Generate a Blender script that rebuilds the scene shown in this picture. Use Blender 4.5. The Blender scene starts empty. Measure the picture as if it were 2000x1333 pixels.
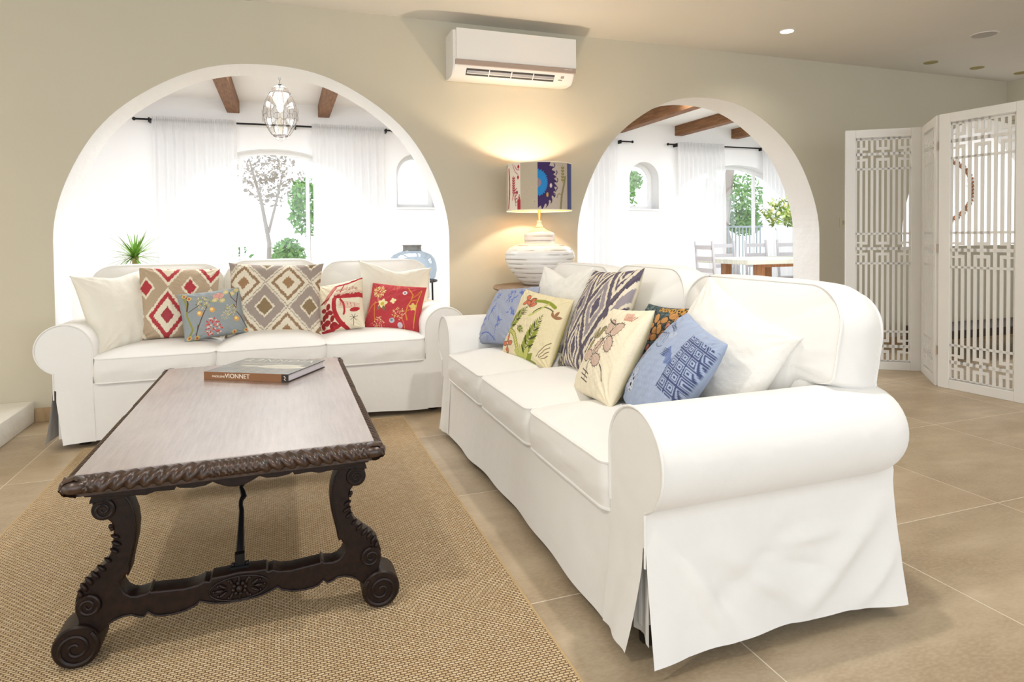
import bpy, bmesh, math, random
import numpy as np
from mathutils import Matrix, Vector
PI = math.pi
random.seed(7)
SC = bpy.context.scene
COL = SC.collection

# ---------------------------------------------------------------- camera
F_PX = 1246.38; YAW = 0.34246; PITCH = -0.02466; ROLL = -0.01023; CAM_H = 1.05
cam_d = bpy.data.cameras.new('camera'); cam = bpy.data.objects.new('camera', cam_d); COL.objects.link(cam)
_R = Vector((math.cos(YAW), -math.sin(YAW), 0))
_F0 = Vector((math.sin(YAW), math.cos(YAW), 0))
_F = _F0*math.cos(PITCH) + Vector((0, 0, 1))*math.sin(PITCH)
_U = -_F0*math.sin(PITCH) + Vector((0, 0, 1))*math.cos(PITCH)
_x = _R*math.cos(ROLL) + _U*math.sin(ROLL)
_y = -_R*math.sin(ROLL) + _U*math.cos(ROLL)
M = Matrix((( _x.x, _y.x, -_F.x, 0), (_x.y, _y.y, -_F.y, 0), (_x.z, _y.z, -_F.z, CAM_H), (0, 0, 0, 1)))
cam.matrix_world = M
cam_d.sensor_width = 36; cam_d.lens = F_PX*36/2000
cam_d.shift_y = -(666.5-496.12)/2000
cam_d.clip_start = 0.05; cam_d.clip_end = 200
SC.camera = cam
# ---------------------------------------------------------------- world, light, exposure
SC.view_settings.view_transform = 'Standard'; SC.view_settings.look = 'None'
SC.view_settings.gamma = 1.0; SC.view_settings.exposure = 0.06
try: SC.view_settings.use_curve_mapping = False
except Exception: pass
W = bpy.data.worlds.new('sky'); SC.world = W; W.use_nodes = True
W.node_tree.nodes['Background'].inputs[0].default_value = (0.88, 0.94, 1.0, 1)
W.node_tree.nodes['Background'].inputs[1].default_value = 1.7

def area(name, loc, rot, sx, sy, power, col=(1, 1, 1)):
    d = bpy.data.lights.new(name, 'AREA'); d.shape = 'RECTANGLE'; d.size = sx; d.size_y = sy
    d.energy = power; d.color = col
    o = bpy.data.objects.new(name, d); COL.objects.link(o); o.location = loc; o.rotation_euler = rot
    return o
def spot(name, loc, power, col, size=math.radians(150), blend=0.6, radius=0.05, rot=(0, 0, 0)):
    d = bpy.data.lights.new(name, 'SPOT'); d.energy = power; d.color = col; d.spot_size = size; d.spot_blend = blend
    d.shadow_soft_size = radius
    o = bpy.data.objects.new(name, d); COL.objects.link(o); o.location = loc; o.rotation_euler = rot
    return o
# added fill areas brightening the sunroom, unseen above the arch line; no roof light
area('sunroom_fill', (0.0, 5.75, 2.66), (0, 0, 0), 3.6, 1.5, 185, (0.95, 0.975, 1.0))
area('sunroom_fill', (5.6, 5.75, 2.66), (0, 0, 0), 3.8, 1.5, 185, (0.95, 0.975, 1.0))
# added fill area behind the camera, standing in for unseen openings
area('rear_fill', (0.8, -2.6, 1.7), (math.radians(84), 0, 0), 5.5, 2.0, 50, (0.90, 0.95, 1.0))
area('left_fill', (-4.4, 0.2, 1.5), (math.radians(88), 0, -PI/2), 3.2, 1.8, 42, (0.90, 0.95, 1.0))  # added fill from the unseen left side, lifts the near sofa front
# recessed ceiling lights over the seating (above the picture)
spot('ceiling_spot', (1.22, 1.47, 2.55), 80, (1.0, 0.96, 0.90))
spot('ceiling_spot', (-0.95, 1.03, 2.55), 72, (1.0, 0.94, 0.85))
spot('ceiling_spot', (3.585, 3.85, 2.55), 8, (1.0, 0.93, 0.82))
spot('ceiling_spot', (3.7, 1.3, 2.55), 40, (1.0, 0.93, 0.82))

# ---------------------------------------------------------------- helpers
def s2l(c):
    c = np.asarray(c, float)
    return np.where(c <= 0.04045, c/12.92, ((c+0.055)/1.055)**2.4)
def rgb(r, g, b): return tuple(float(v) for v in s2l(np.array([r, g, b])/255.0))
class NT:
    def __init__(s, name):
        s.m = bpy.data.materials.new(name); s.m.use_nodes = True; s.t = s.m.node_tree; s.b = s.t.nodes['Principled BSDF']
    def n(s, t, **kw):
        n = s.t.nodes.new(t)
        for k, v in kw.items():
            if hasattr(n, k): setattr(n, k, v)
            else: n.inputs[k.replace('_', ' ')].default_value = v
        return n
    def l(s, a, b): s.t.links.new(a, b)
    def coord(s, kind='Object', scale=(1, 1, 1), loc=(0, 0, 0)):
        c = s.n('ShaderNodeTexCoord'); m = s.n('ShaderNodeMapping'); s.l(c.outputs[kind], m.inputs[0])
        m.inputs['Scale'].default_value = scale; m.inputs['Location'].default_value = loc
        return m.outputs[0]
    def noise(s, v, scale, detail=3, rough=.5):
        n = s.n('ShaderNodeTexNoise'); s.l(v, n.inputs['Vector']); n.inputs['Scale'].default_value = scale
        n.inputs['Detail'].default_value = detail; n.inputs['Roughness'].default_value = rough; return n.outputs['Fac']
    def ramp(s, f, stops):
        r = s.n('ShaderNodeValToRGB'); s.l(f, r.inputs[0]); e = r.color_ramp.elements
        while len(e) < len(stops): e.new(0.5)
        for i, (p, c) in enumerate(stops): e[i].position = p; e[i].color = (*c, 1)
        return r.outputs[0]
    def mix(s, f, a, b, mode='MIX'):
        m = s.n('ShaderNodeMix', data_type='RGBA', blend_type=mode)
        for i, v in ((0, f), (6, a), (7, b)):
            if isinstance(v, (int, float)): m.inputs[i].default_value = v
            elif isinstance(v, tuple): m.inputs[i].default_value = (*v, 1)
            else: s.l(v, m.inputs[i])
        return m.outputs[2]
    def bump(s, h, strength=.3, dist=.01, prev=None):
        b = s.n('ShaderNodeBump'); b.inputs['Strength'].default_value = strength; b.inputs['Distance'].default_value = dist
        s.l(h, b.inputs['Height'])
        if prev is not None: s.l(prev, b.inputs['Normal'])
        return b.outputs[0]
    def base(s, c):
        if isinstance(c, tuple): s.b.inputs['Base Color'].default_value = (*c, 1)
        else: s.l(c, s.b.inputs['Base Color'])
    def set(s, **k):
        for a, v in k.items(): s.b.inputs[a.replace('_', ' ')].default_value = v

def plain(name, col, rough=.6, metal=0, bump=0, bscale=60, var=0.0, coat=0):
    t = NT(name); t.set(Roughness=rough, Metallic=metal)
    v = t.coord()
    if var > 0:
        t.base(t.mix(t.noise(v, 6, 4), tuple(c*(1-var) for c in col), tuple(min(1, c*(1+var)) for c in col)))
    else: t.base(col)
    if bump > 0: t.l(t.bump(t.noise(v, bscale, 4), bump, .004), t.b.inputs['Normal'])
    if coat: t.set(Coat_Weight=coat, Coat_Roughness=.08)
    return t.m
def emis(name, col, strength):
    t = NT(name); t.base(col); t.b.inputs['Emission Color'].default_value = (*col, 1); t.b.inputs['Emission Strength'].default_value = strength
    return t.m
def fabric(name, col, wr=.35, wscale=5, weave=700, wv=.15, var=.05):
    t = NT(name); t.set(Roughness=.92); t.b.inputs['Sheen Weight'].default_value = .15
    v = t.coord()
    t.base(t.mix(t.noise(v, 9, 3), tuple(c*(1-var) for c in col), col))
    b1 = t.bump(t.noise(v, wscale, 3, .55), wr, .03)
    b2 = t.bump(t.noise(v, weave, 1), wv, .002, b1)
    t.l(b2, t.b.inputs['Normal']); return t.m
def painted(name, wr=.25, wv=.25):
    t = NT(name); t.set(Roughness=.9)
    a = t.n('ShaderNodeAttribute'); a.attribute_name = 'Col'
    v = t.coord(); f = t.noise(v, 260, 2)
    t.base(t.mix(f, a.outputs['Color'], t.mix(.5, a.outputs['Color'], (0.9, 0.86, 0.78), 'MULTIPLY')))
    b1 = t.bump(t.noise(v, 9, 3, .5), wr, .02)
    t.l(t.bump(t.noise(v, 600, 1), wv, .002, b1), t.b.inputs['Normal']); return t.m

class MB:
    def __init__(s): s.v = []; s.f = []; s.mi = []; s.c = []; s.hascol = False
    def add(s, vs, fs, mi=0, cols=None):
        o = len(s.v); s.v.extend([tuple(map(float, p)) for p in vs]); s.f.extend([tuple(i+o for i in f) for f in fs]); s.mi.extend([mi]*len(fs))
        if cols is not None: s.hascol = True; s.c.extend(cols)
        else: s.c.extend([(1, 1, 1)]*len(vs))
        return s
    def box(s, a, b, mi=0):
        x0, y0, z0 = a; x1, y1, z1 = b
        vs = [(x0, y0, z0), (x1, y0, z0), (x1, y1, z0), (x0, y1, z0), (x0, y0, z1), (x1, y0, z1), (x1, y1, z1), (x0, y1, z1)]
        return s.add(vs, [(0, 3, 2, 1), (4, 5, 6, 7), (0, 1, 5, 4), (1, 2, 6, 5), (2, 3, 7, 6), (3, 0, 4, 7)], mi)
    def grid(s, P, mi=0, cols=None, cu=False, cv=False):
        P = np.asarray(P, float); a, b = P.shape[:2]
        A = a if cu else a-1; B = b if cv else b-1
        fs = []
        for i in range(A):
            i2 = (i+1) % a
            for j in range(B):
                j2 = (j+1) % b
                fs.append((i*b+j, i2*b+j, i2*b+j2, i*b+j2))
        return s.add(P.reshape(-1, 3).tolist(), fs, mi, None if cols is None else [tuple(c) for c in np.asarray(cols).reshape(-1, 3)])
    def lathe(s, prof, seg=48, c=(0, 0, 0), mi=0, cap=True, cols=None):
        P = np.zeros((len(prof), seg, 3))
        for i, (r, z) in enumerate(prof):
            t = np.arange(seg)*2*PI/seg
            P[i, :, 0] = c[0]+r*np.cos(t); P[i, :, 1] = c[1]+r*np.sin(t); P[i, :, 2] = c[2]+z
        o = len(s.v); s.grid(P, mi, cols, cv=True)
        if cap:
            if prof[0][0] > 1e-4: s.f.append(tuple(o+j for j in range(seg))[::-1]); s.mi.append(mi)
            if prof[-1][0] > 1e-4: s.f.append(tuple(o+(len(prof)-1)*seg+j for j in range(seg))); s.mi.append(mi)
        return s
    def tube(s, pts, r, seg=8, mi=0, closed=False, cap=True):
        pts = [Vector(p) for p in pts]; n = len(pts); rr = r if hasattr(r, '__len__') else [r]*n
        P = np.zeros((n, seg, 3)); up = None
        for i in range(n):
            if closed: d = pts[(i+1) % n]-pts[(i-1) % n]
            else: d = pts[min(i+1, n-1)]-pts[max(i-1, 0)]
            if d.length < 1e-9: d = Vector((0, 0, 1))
            d.normalize()
            if up is None:
                up = Vector((0, 0, 1)) if abs(d.z) < .9 else Vector((1, 0, 0))
            a = d.cross(up)
            if a.length < 1e-6: a = d.cross(Vector((0, 1, 0)))
            a.normalize(); b = a.cross(d).normalized(); up = b
            for k in range(seg):
                t = 2*PI*k/seg; q = pts[i]+(a*math.cos(t)+b*math.sin(t))*rr[i]; P[i, k] = q
        o = len(s.v); s.grid(P, mi, cu=closed, cv=True)
        if cap and not closed:
            s.f.append(tuple(o+k for k in range(seg))); s.mi.append(mi)
            s.f.append(tuple(o+(n-1)*seg+k for k in range(seg))[::-1]); s.mi.append(mi)
        return s
    def blob(s, c, r, seg=12, ring=8, mi=0, R=None):
        P = np.zeros((ring+1, seg, 3))
        for i in range(ring+1):
            ph = PI*i/ring
            for k in range(seg):
                t = 2*PI*k/seg; q = Vector((r[0]*math.sin(ph)*math.cos(t), r[1]*math.sin(ph)*math.sin(t), r[2]*math.cos(ph)))
                if R is not None: q = R @ q
                P[i, k] = (q.x+c[0], q.y+c[1], q.z+c[2])
        return s.grid(P, mi, cv=True)
    def build(s, name, mats, parent=None, smooth=True, loc=None, angle=None, weld=False, bevel=0, recalc=True):
        me = bpy.data.meshes.new(name); me.from_pydata(s.v, [], s.f)
        mats = mats if isinstance(mats, (list, tuple)) else [mats]
        for m in mats: me.materials.append(m)
        if len(mats) > 1: me.polygons.foreach_set('material_index', s.mi)
        if s.hascol:
            a = me.color_attributes.new('Col', 'FLOAT_COLOR', 'POINT')
            c = np.ones((len(s.v), 4), np.float32); c[:, :3] = s2l(np.clip(np.array(s.c), 0, 1)); a.data.foreach_set('color', c.ravel())
        if weld or recalc:
            bm = bmesh.new(); bm.from_mesh(me)
            if weld: bmesh.ops.remove_doubles(bm, verts=bm.verts, dist=1e-5)
            if recalc: bmesh.ops.recalc_face_normals(bm, faces=bm.faces)
            bm.to_mesh(me); bm.free()
        if smooth: me.polygons.foreach_set('use_smooth', [True]*len(me.polygons))
        me.update()
        if smooth and angle is None: angle = 40
        if smooth: me.set_sharp_from_angle(angle=math.radians(angle))
        o = bpy.data.objects.new(name, me); COL.objects.link(o)
        if parent: o.parent = parent
        if loc: o.location = loc
        if bevel:
            b = o.modifiers.new('bevel', 'BEVEL'); b.width = bevel; b.segments = 2; b.limit_method = 'ANGLE'; b.angle_limit = math.radians(40)
        return o

def tag(o, label=None, cat=None, group=None, kind=None):
    if label: o['label'] = label
    if cat: o['category'] = cat
    if group: o['group'] = group
    if kind: o['kind'] = kind
    return o
def empty(name, loc, label, cat, group=None, rz=0):
    o = bpy.data.objects.new(name, None); COL.objects.link(o); o.location = loc; o.rotation_euler = (0, 0, rz); o.empty_display_size = .1
    return tag(o, label, cat, group)
def struct(o): o['kind'] = 'structure'; return o
def copy_tree(o, parent=None):
    c = o.copy(); COL.objects.link(c); c.parent = parent
    for ch in list(o.children): copy_tree(ch, c)
    return c

def poly_extrude(outer, holes, depth, plane='XZ', bevel=0.0, name='m', res=1):
    """flat outline (with holes) extruded to a solid; returns (verts, faces). plane XZ: thickness along +Y from 0..depth"""
    cu = bpy.data.curves.new('tmp', 'CURVE'); cu.dimensions = '2D'; cu.fill_mode = 'BOTH'
    for loop in [outer]+list(holes):
        sp = cu.splines.new('POLY'); sp.points.add(len(loop)-1); sp.use_cyclic_u = True
        for i, p in enumerate(loop): sp.points[i].co = (p[0], p[1], 0, 1)
    cu.extrude = depth/2-bevel; cu.bevel_depth = bevel; cu.bevel_resolution = res; cu.offset = -bevel
    o = bpy.data.objects.new('tmp', cu); COL.objects.link(o)
    dg = bpy.context.evaluated_depsgraph_get(); me = bpy.data.meshes.new_from_object(o.evaluated_get(dg))
    vs = [tuple(v.co) for v in me.vertices]; fs = [tuple(p.vertices) for p in me.polygons]
    bpy.data.objects.remove(o); bpy.data.curves.remove(cu); bpy.data.meshes.remove(me)
    if plane == 'XZ': vs = [(x, depth/2+z, y) for x, y, z in vs]
    else: vs = [(x, y, z+depth/2) for x, y, z in vs]
    return vs, fs
def text_mesh(body, size, depth=0.0006, spacing=1.0, align='CENTER'):
    cu = bpy.data.curves.new('txt', 'FONT'); cu.body = body; cu.size = size; cu.extrude = depth; cu.align_x = align; cu.align_y = 'CENTER'; cu.space_character = spacing
    o = bpy.data.objects.new('txt', cu); COL.objects.link(o)
    dg = bpy.context.evaluated_depsgraph_get(); me = bpy.data.meshes.new_from_object(o.evaluated_get(dg))
    vs = [tuple(v.co) for v in me.vertices]; fs = [tuple(p.vertices) for p in me.polygons]
    bpy.data.objects.remove(o); bpy.data.curves.remove(cu); bpy.data.meshes.remove(me)
    return vs, fs

# ---------------------------------------------------------------- materials
def wall_mat(name, col, bump=.12, scale=9, var=.04):
    t = NT(name); t.set(Roughness=.93); v = t.coord()
    t.base(t.mix(t.noise(v, 1.6, 4), tuple(c*(1-var) for c in col), tuple(min(1, c*(1+var)) for c in col)))
    b = t.bump(t.noise(v, scale, 4), bump, .03); t.l(t.bump(t.noise(v, 160, 2), bump*.6, .002, b), t.b.inputs['Normal']); return t.m
m_taupe = wall_mat('taupe_plaster', (0.60, 0.555, 0.44), .10, 4)
m_white = wall_mat('white_plaster', (0.85, 0.865, 0.88), .35, 6)
m_sunwhite = wall_mat('white_sunroom_plaster', (0.86, 0.86, 0.86), .1)
m_ceil = wall_mat('ceiling_plaster', (0.74, 0.71, 0.65), .06, 3)
m_step = wall_mat('hearth_plaster', (0.86, 0.84, 0.78), .5, 7)

def floor_mat():
    t = NT('beige_stone_tiles'); v = t.coord(loc=(-.341, -.045, 0))
    b = t.n('ShaderNodeTexBrick'); t.l(v, b.inputs['Vector']); b.offset = 0; b.squash = 1
    b.inputs['Scale'].default_value = 1; b.inputs['Brick Width'].default_value = .752; b.inputs['Row Height'].default_value = .82
    b.inputs['Mortar Size'].default_value = .0022; b.inputs['Mortar Smooth'].default_value = .3; b.inputs['Bias'].default_value = 0
    b.inputs['Color1'].default_value = (0, 0, 0, 1); b.inputs['Color2'].default_value = (1, 1, 1, 1)
    c0 = t.coord(scale=(1.0, 2.2, 1)); n1 = t.noise(c0, 1.7, 6, .62); n2 = t.noise(c0, 7, 5, .6); n3 = t.noise(c0, 60, 3)
    A = rgb(176, 157, 130); B = rgb(200, 183, 156); Cc = rgb(156, 135, 108)
    base = t.ramp(n1, [(.28, Cc), (.48, A), (.68, B)])
    base = t.mix(t.ramp(n2, [(.35, (0, 0, 0)), (.7, (1, 1, 1))]), t.mix(.35, base, Cc), base)
    base = t.mix(.10, base, b.outputs['Color'], 'OVERLAY')
    base = t.mix(t.ramp(n3, [(.4, (0, 0, 0)), (.65, (.25, .25, .25))]), base, B)
    t.base(t.mix(b.outputs['Fac'], base, rgb(222, 210, 190)))
    t.set(Roughness=.42); t.b.inputs['Specular IOR Level'].default_value = .4
    inv = t.n('ShaderNodeMath', operation='SUBTRACT'); inv.inputs[0].default_value = 1; t.l(b.outputs['Fac'], inv.inputs[1])
    bb = t.bump(inv.outputs[0], .4, .002); t.l(t.bump(n2, .05, .004, bb), t.b.inputs['Normal']); return t.m
m_floor = floor_mat()
def rug_mat():
    t = NT('woven_sisal'); v = t.coord()
    w = t.noise(v, 30, 2)
    vm = t.n('ShaderNodeVectorMath', operation='SCALE'); cc = t.n('ShaderNodeTexNoise'); t.l(v, cc.inputs['Vector']); cc.inputs['Scale'].default_value = 40
    t.l(cc.outputs['Color'], vm.inputs[0]); vm.inputs['Scale'].default_value = .004
    ad = t.n('ShaderNodeVectorMath', operation='ADD'); t.l(v, ad.inputs[0]); t.l(vm.outputs[0], ad.inputs[1])
    def brick(bw, rh, mort, off, rot=0, freq=2):
        mp = t.n('ShaderNodeMapping'); t.l(ad.outputs[0], mp.inputs[0]); mp.inputs['Rotation'].default_value = (0, 0, rot)
        b = t.n('ShaderNodeTexBrick'); t.l(mp.outputs[0], b.inputs['Vector']); b.offset = off; b.offset_frequency = freq
        b.inputs['Scale'].default_value = 1; b.inputs['Brick Width'].default_value = bw; b.inputs['Row Height'].default_value = rh
        b.inputs['Mortar Size'].default_value = mort; b.inputs['Mortar Smooth'].default_value = .8
        b.inputs['Color1'].default_value = (*rgb(238, 216, 178), 1); b.inputs['Color2'].default_value = (*rgb(214, 186, 144), 1); b.inputs['Mortar'].default_value = (*rgb(108, 80, 52), 1)
        return b
    b = brick(.0155, .0082, .0017, .5)
    fine = t.noise(t.coord(scale=(1, 6, 1)), 330, 2)
    c = t.mix(t.ramp(fine, [(.35, (0, 0, 0)), (.7, (1, 1, 1))]), t.mix(.5, b.outputs['Color'], rgb(172, 140, 100)), b.outputs['Color'])
    c = t.mix(t.noise(v, 3, 3), t.mix(.15, c, rgb(160, 132, 98)), c)
    t.base(c); t.set(Roughness=.95)
    inv = t.n('ShaderNodeMath', operation='SUBTRACT'); inv.inputs[0].default_value = 1; t.l(b.outputs['Fac'], inv.inputs[1])
    t.l(t.bump(inv.outputs[0], 1.0, .006), t.b.inputs['Normal']); return t.m
m_rug = rug_mat()
m_rugedge = plain('sisal_binding', rgb(190, 162, 118), .95, bump=.5, bscale=300, var=.12)
m_sofa = fabric('white_cotton_slipcover', (0.83, 0.815, 0.785), wr=.10, wscale=7, wv=.10, var=.02)
m_sofa_side = fabric('white_cotton_skirt', (0.83, 0.815, 0.785), wr=.34, wscale=4.6, wv=.10, var=.02)
m_foot = plain('dark_foot', (0.02, 0.014, 0.01), .5)
m_cream = fabric('cream_linen', (0.84, 0.80, 0.70), wr=.30, wscale=11, weave=420, wv=.4, var=.05)
m_creamw = fabric('ivory_linen', (0.86, 0.835, 0.78), wr=.30, wscale=11, weave=420, wv=.4, var=.04)
m_pat = painted('printed_fabric')
def wood(name, c1, c2, scale=(1, 12, 12), rough=.35, coat=0, spec=.5, gs=5, bump=.15):
    t = NT(name); v = t.coord(scale=scale); n = t.noise(v, gs, 7, .6)
    t.base(t.ramp(n, [(.3, c1), (.7, c2)])); t.set(Roughness=rough); t.b.inputs['Specular IOR Level'].default_value = spec
    t.l(t.bump(n, bump, .004), t.b.inputs['Normal'])
    if coat: t.set(Coat_Weight=coat, Coat_Roughness=.2)
    return t.m
m_carved = wood('dark_carved_walnut', (0.005, 0.0025, 0.002), (0.020, 0.008, 0.005), (6, 6, 6), .42, 0, .3, 8, .25)
m_rope = wood('worn_carved_walnut', (0.010, 0.005, 0.003), (0.070, 0.032, 0.018), (8, 8, 8), .34, .12, .6, 9, .3)
def top_mat():
    t = NT('waxed_walnut_top'); v = t.coord(scale=(14, 1, 1)); n = t.noise(v, 6, 8, .65); n2 = t.noise(t.coord(), 5, 5, .6); n3 = t.noise(t.coord(scale=(1, 1, 1)), 38, 4, .6)
    c = t.ramp(n, [(.3, rgb(104, 84, 76)), (.7, rgb(146, 128, 118))])  # wood lightened in its base colour to carry part of the silvery window reflection
    c = t.mix(t.ramp(n2, [(.35, (0, 0, 0)), (.75, (.6, .6, .6))]), c, rgb(176, 160, 148))
    c = t.mix(t.ramp(n3, [(.62, (0, 0, 0)), (.75, (.35, .35, .35))]), c, rgb(92, 68, 56))
    t.base(c); t.l(t.ramp(n2, [(.3, (.30, .30, .30)), (.7, (.46, .46, .46))]), t.b.inputs['Roughness'])
    t.b.inputs['Specular IOR Level'].default_value = 1.0; t.set(Coat_Weight=1.0, Coat_Roughness=.24, Coat_IOR=2.3)
    b = t.bump(n, .35, .003); t.l(t.bump(n3, .10, .002, b), t.b.inputs['Normal']); return t.m
m_top = top_mat()
m_iron = plain('black_iron', (0.018, 0.018, 0.02), .38, .7, bump=.2, bscale=120)
m_blackrod = plain('black_curtain_rod', (0.012, 0.012, 0.014), .4, .6)
m_beam = wood('oak_beam', (0.13, 0.055, 0.022), (0.30, 0.15, 0.065), (14, 1.2, 14), .6, 0, .3, 4, .3)
m_wframe = plain('white_window_frame', (0.85, 0.85, 0.84), .4, var=.01)
m_lacq = plain('white_lacquered_wood', (0.78, 0.765, 0.73), .42, bump=.05, bscale=90, var=.02)
m_acw = plain('white_plastic', (0.84, 0.82, 0.79), .32, var=.01)
m_acstrip = plain('champagne_trim', rgb(176, 158, 146), .35, .3, var=.02)
m_acdark = plain('dark_vent_cavity', (0.03, 0.03, 0.035), .6)
m_acgrey = plain('grey_louver', (0.30, 0.31, 0.35), .4)
m_marks = plain('grey_print', rgb(150, 148, 145), .5)
m_tilebase = wood('stone_baseboard', rgb(166, 138, 104), rgb(196, 170, 134), (3, 3, 1), .45, 0, .4, 6, .1)

def glass_mat(name, tint=(1, 1, 1), gl=.08, rough=.02):
    t = NT(name); nt = t.t
    tr = t.n('ShaderNodeBsdfTransparent'); tr.inputs[0].default_value = (*tint, 1)
    g = t.n('ShaderNodeBsdfGlossy'); g.inputs['Roughness'].default_value = rough
    lw = t.n('ShaderNodeLayerWeight'); lw.inputs[0].default_value = .18
    fr = t.n('ShaderNodeMath', operation='MULTIPLY_ADD'); t.l(lw.outputs['Facing'], fr.inputs[0]); fr.inputs[1].default_value = .35; fr.inputs[2].default_value = .03
    mx = t.n('ShaderNodeMixShader'); t.l(fr.outputs[0], mx.inputs[0]); t.l(tr.outputs[0], mx.inputs[1]); t.l(g.outputs[0], mx.inputs[2])
    t.l(mx.outputs[0], nt.nodes['Material Output'].inputs[0]); return t.m
m_pane = glass_mat('window_glass')
m_lglass = glass_mat('lantern_glass', (.97, .97, .96))
m_jar = glass_mat('blue_grey_glass', (.66, .74, .82), rough=.08)
def sheer_mat():
    t = NT('sheer_white_voile'); nt = t.t
    d = t.n('ShaderNodeBsdfDiffuse'); d.inputs[0].default_value = (.92, .92, .93, 1)
    tl = t.n('ShaderNodeBsdfTranslucent'); tl.inputs[0].default_value = (.95, .95, .95, 1)
    tr = t.n('ShaderNodeBsdfTransparent')
    a = t.n('ShaderNodeMixShader'); a.inputs[0].default_value = .55; t.l(d.outputs[0], a.inputs[1]); t.l(tl.outputs[0], a.inputs[2])
    b = t.n('ShaderNodeMixShader'); b.inputs[0].default_value = .14; t.l(a.outputs[0], b.inputs[1]); t.l(tr.outputs[0], b.inputs[2])
    t.l(b.outputs[0], nt.nodes['Material Output'].inputs[0]); return t.m
m_sheer = sheer_mat()

# ---------------------------------------------------------------- the room
WY = 4.44; WT = .31; CZ = 2.585
ARCH = [(-.086, 1.194), (3.305, 1.189)]
def arch_loop(cx, r, z0, zc, n=64):
    # slightly hand-trowelled outline
    pts = [(cx-r, z0)]
    for i in range(n+1):
        t = PI*i/n; rr = r + .004*math.sin(3*t+cx) + .003*math.sin(11*t)
        pts.append((cx-rr*math.cos(t), zc+rr*math.sin(t)))
    pts.append((cx+r, z0)); return pts
def wall_with(name, outer, holes, y, th, mats, pick, z=0):
    vs, fs = poly_extrude(outer, holes, th)
    mb = MB(); mb.add([(x, yy+y, zz) for x, yy, zz in vs], fs)
    o = mb.build(name, mats, smooth=False, weld=True)
    for p in o.data.polygons: p.material_index = pick(p)
    return struct(o)
holes = [arch_loop(cx, r, -.02, 1.0) for cx, r in ARCH] + [arch_loop(6.69, 1.19, .93, 1.0)]
# openings that reach the floor: cut them into the outline
def wall_outline(x0, x1, z1, cuts):
    pts = [(x0, 0)]
    for c in cuts:
        c = [(p[0], max(p[1], 0)) for p in c]; pts += c
    pts += [(x1, 0), (x1, z1), (x0, z1)]; return pts
wall_with('wall_back', wall_outline(-4.6, 8.6, 2.75, holes[:2]), [holes[2]], WY, WT, [m_taupe, m_white],
          lambda p: 0 if p.normal.y < -.9 and p.center.y < WY+.01 else 1)
struct(MB().box((-4.6, -3.2, CZ), (8.6, WY, CZ+.1)).build('ceiling', m_ceil, smooth=False))
struct(MB().box((-4.8, -3.4, -.05), (9.0, 8.6, 0)).build('floor', m_floor, smooth=False))
struct(MB().box((-4.7, -3.2, 0), (-4.6, WY, CZ)).build('wall_left', m_taupe, smooth=False))
struct(MB().box((8.5, -3.2, 0), (8.6, WY, CZ)).build('wall_right', m_taupe, smooth=False))
struct(MB().box((6.93, -1.0, 2.20), (8.5, WY, CZ)).build('trim_1', m_taupe, smooth=False))   # dropped soffit
# stone skirting along the back wall
bb = MB()
for x0, x1 in ((-1.392, -1.284), (1.112, 2.112), (4.498, 8.5)): bb.box((x0, WY-.012, 0), (x1, WY, .082))
struct(bb.build('baseboard_back', m_tilebase, smooth=False, bevel=.002))
# raised plaster hearth at the left
hv, hf = poly_extrude([(-4.6, -3.0), (-1.392, -3.0), (-1.386, 2.2), (-1.394, 3.2), (-1.388, 3.95), (-1.394, WY), (-4.6, WY)], [], .125, 'XY', .008)
struct(MB().add(hv, hf).build('trim_2', m_step))

# ---------------------------------------------------------------- sunroom
SY = 8.2
def seg_arch(cx, hw, z0, zs, zt, n=24):
    pts = [(cx-hw, z0)]
    for i in range(n+1):
        t = PI*i/n; pts.append((cx-hw*math.cos(t), zs+(zt-zs)*math.sin(t)))
    pts.append((cx+hw, z0)); return pts
doorsA = [(-.10, 1.22), (3.22, 1.05), (6.68, 1.25)]
smallA = [(1.615, .25), (5.0, .246)]
big = [seg_arch(c, h, .0, 1.25, 2.15) for c, h in doorsA]
small = [seg_arch(c, h, 1.46, 1.46+.44, 2.15) for c, h in smallA]
wall_with('wall_sunroom_far', wall_outline(-3.2, 8.6, 2.75, big), small, SY, .28, [m_sunwhite], lambda p: 0)
struct(MB().box((-3.2, WY+WT, 2.70), (8.6, SY+.3, 2.8)).build('ceiling_sunroom', m_sunwhite, smooth=False))
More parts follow.
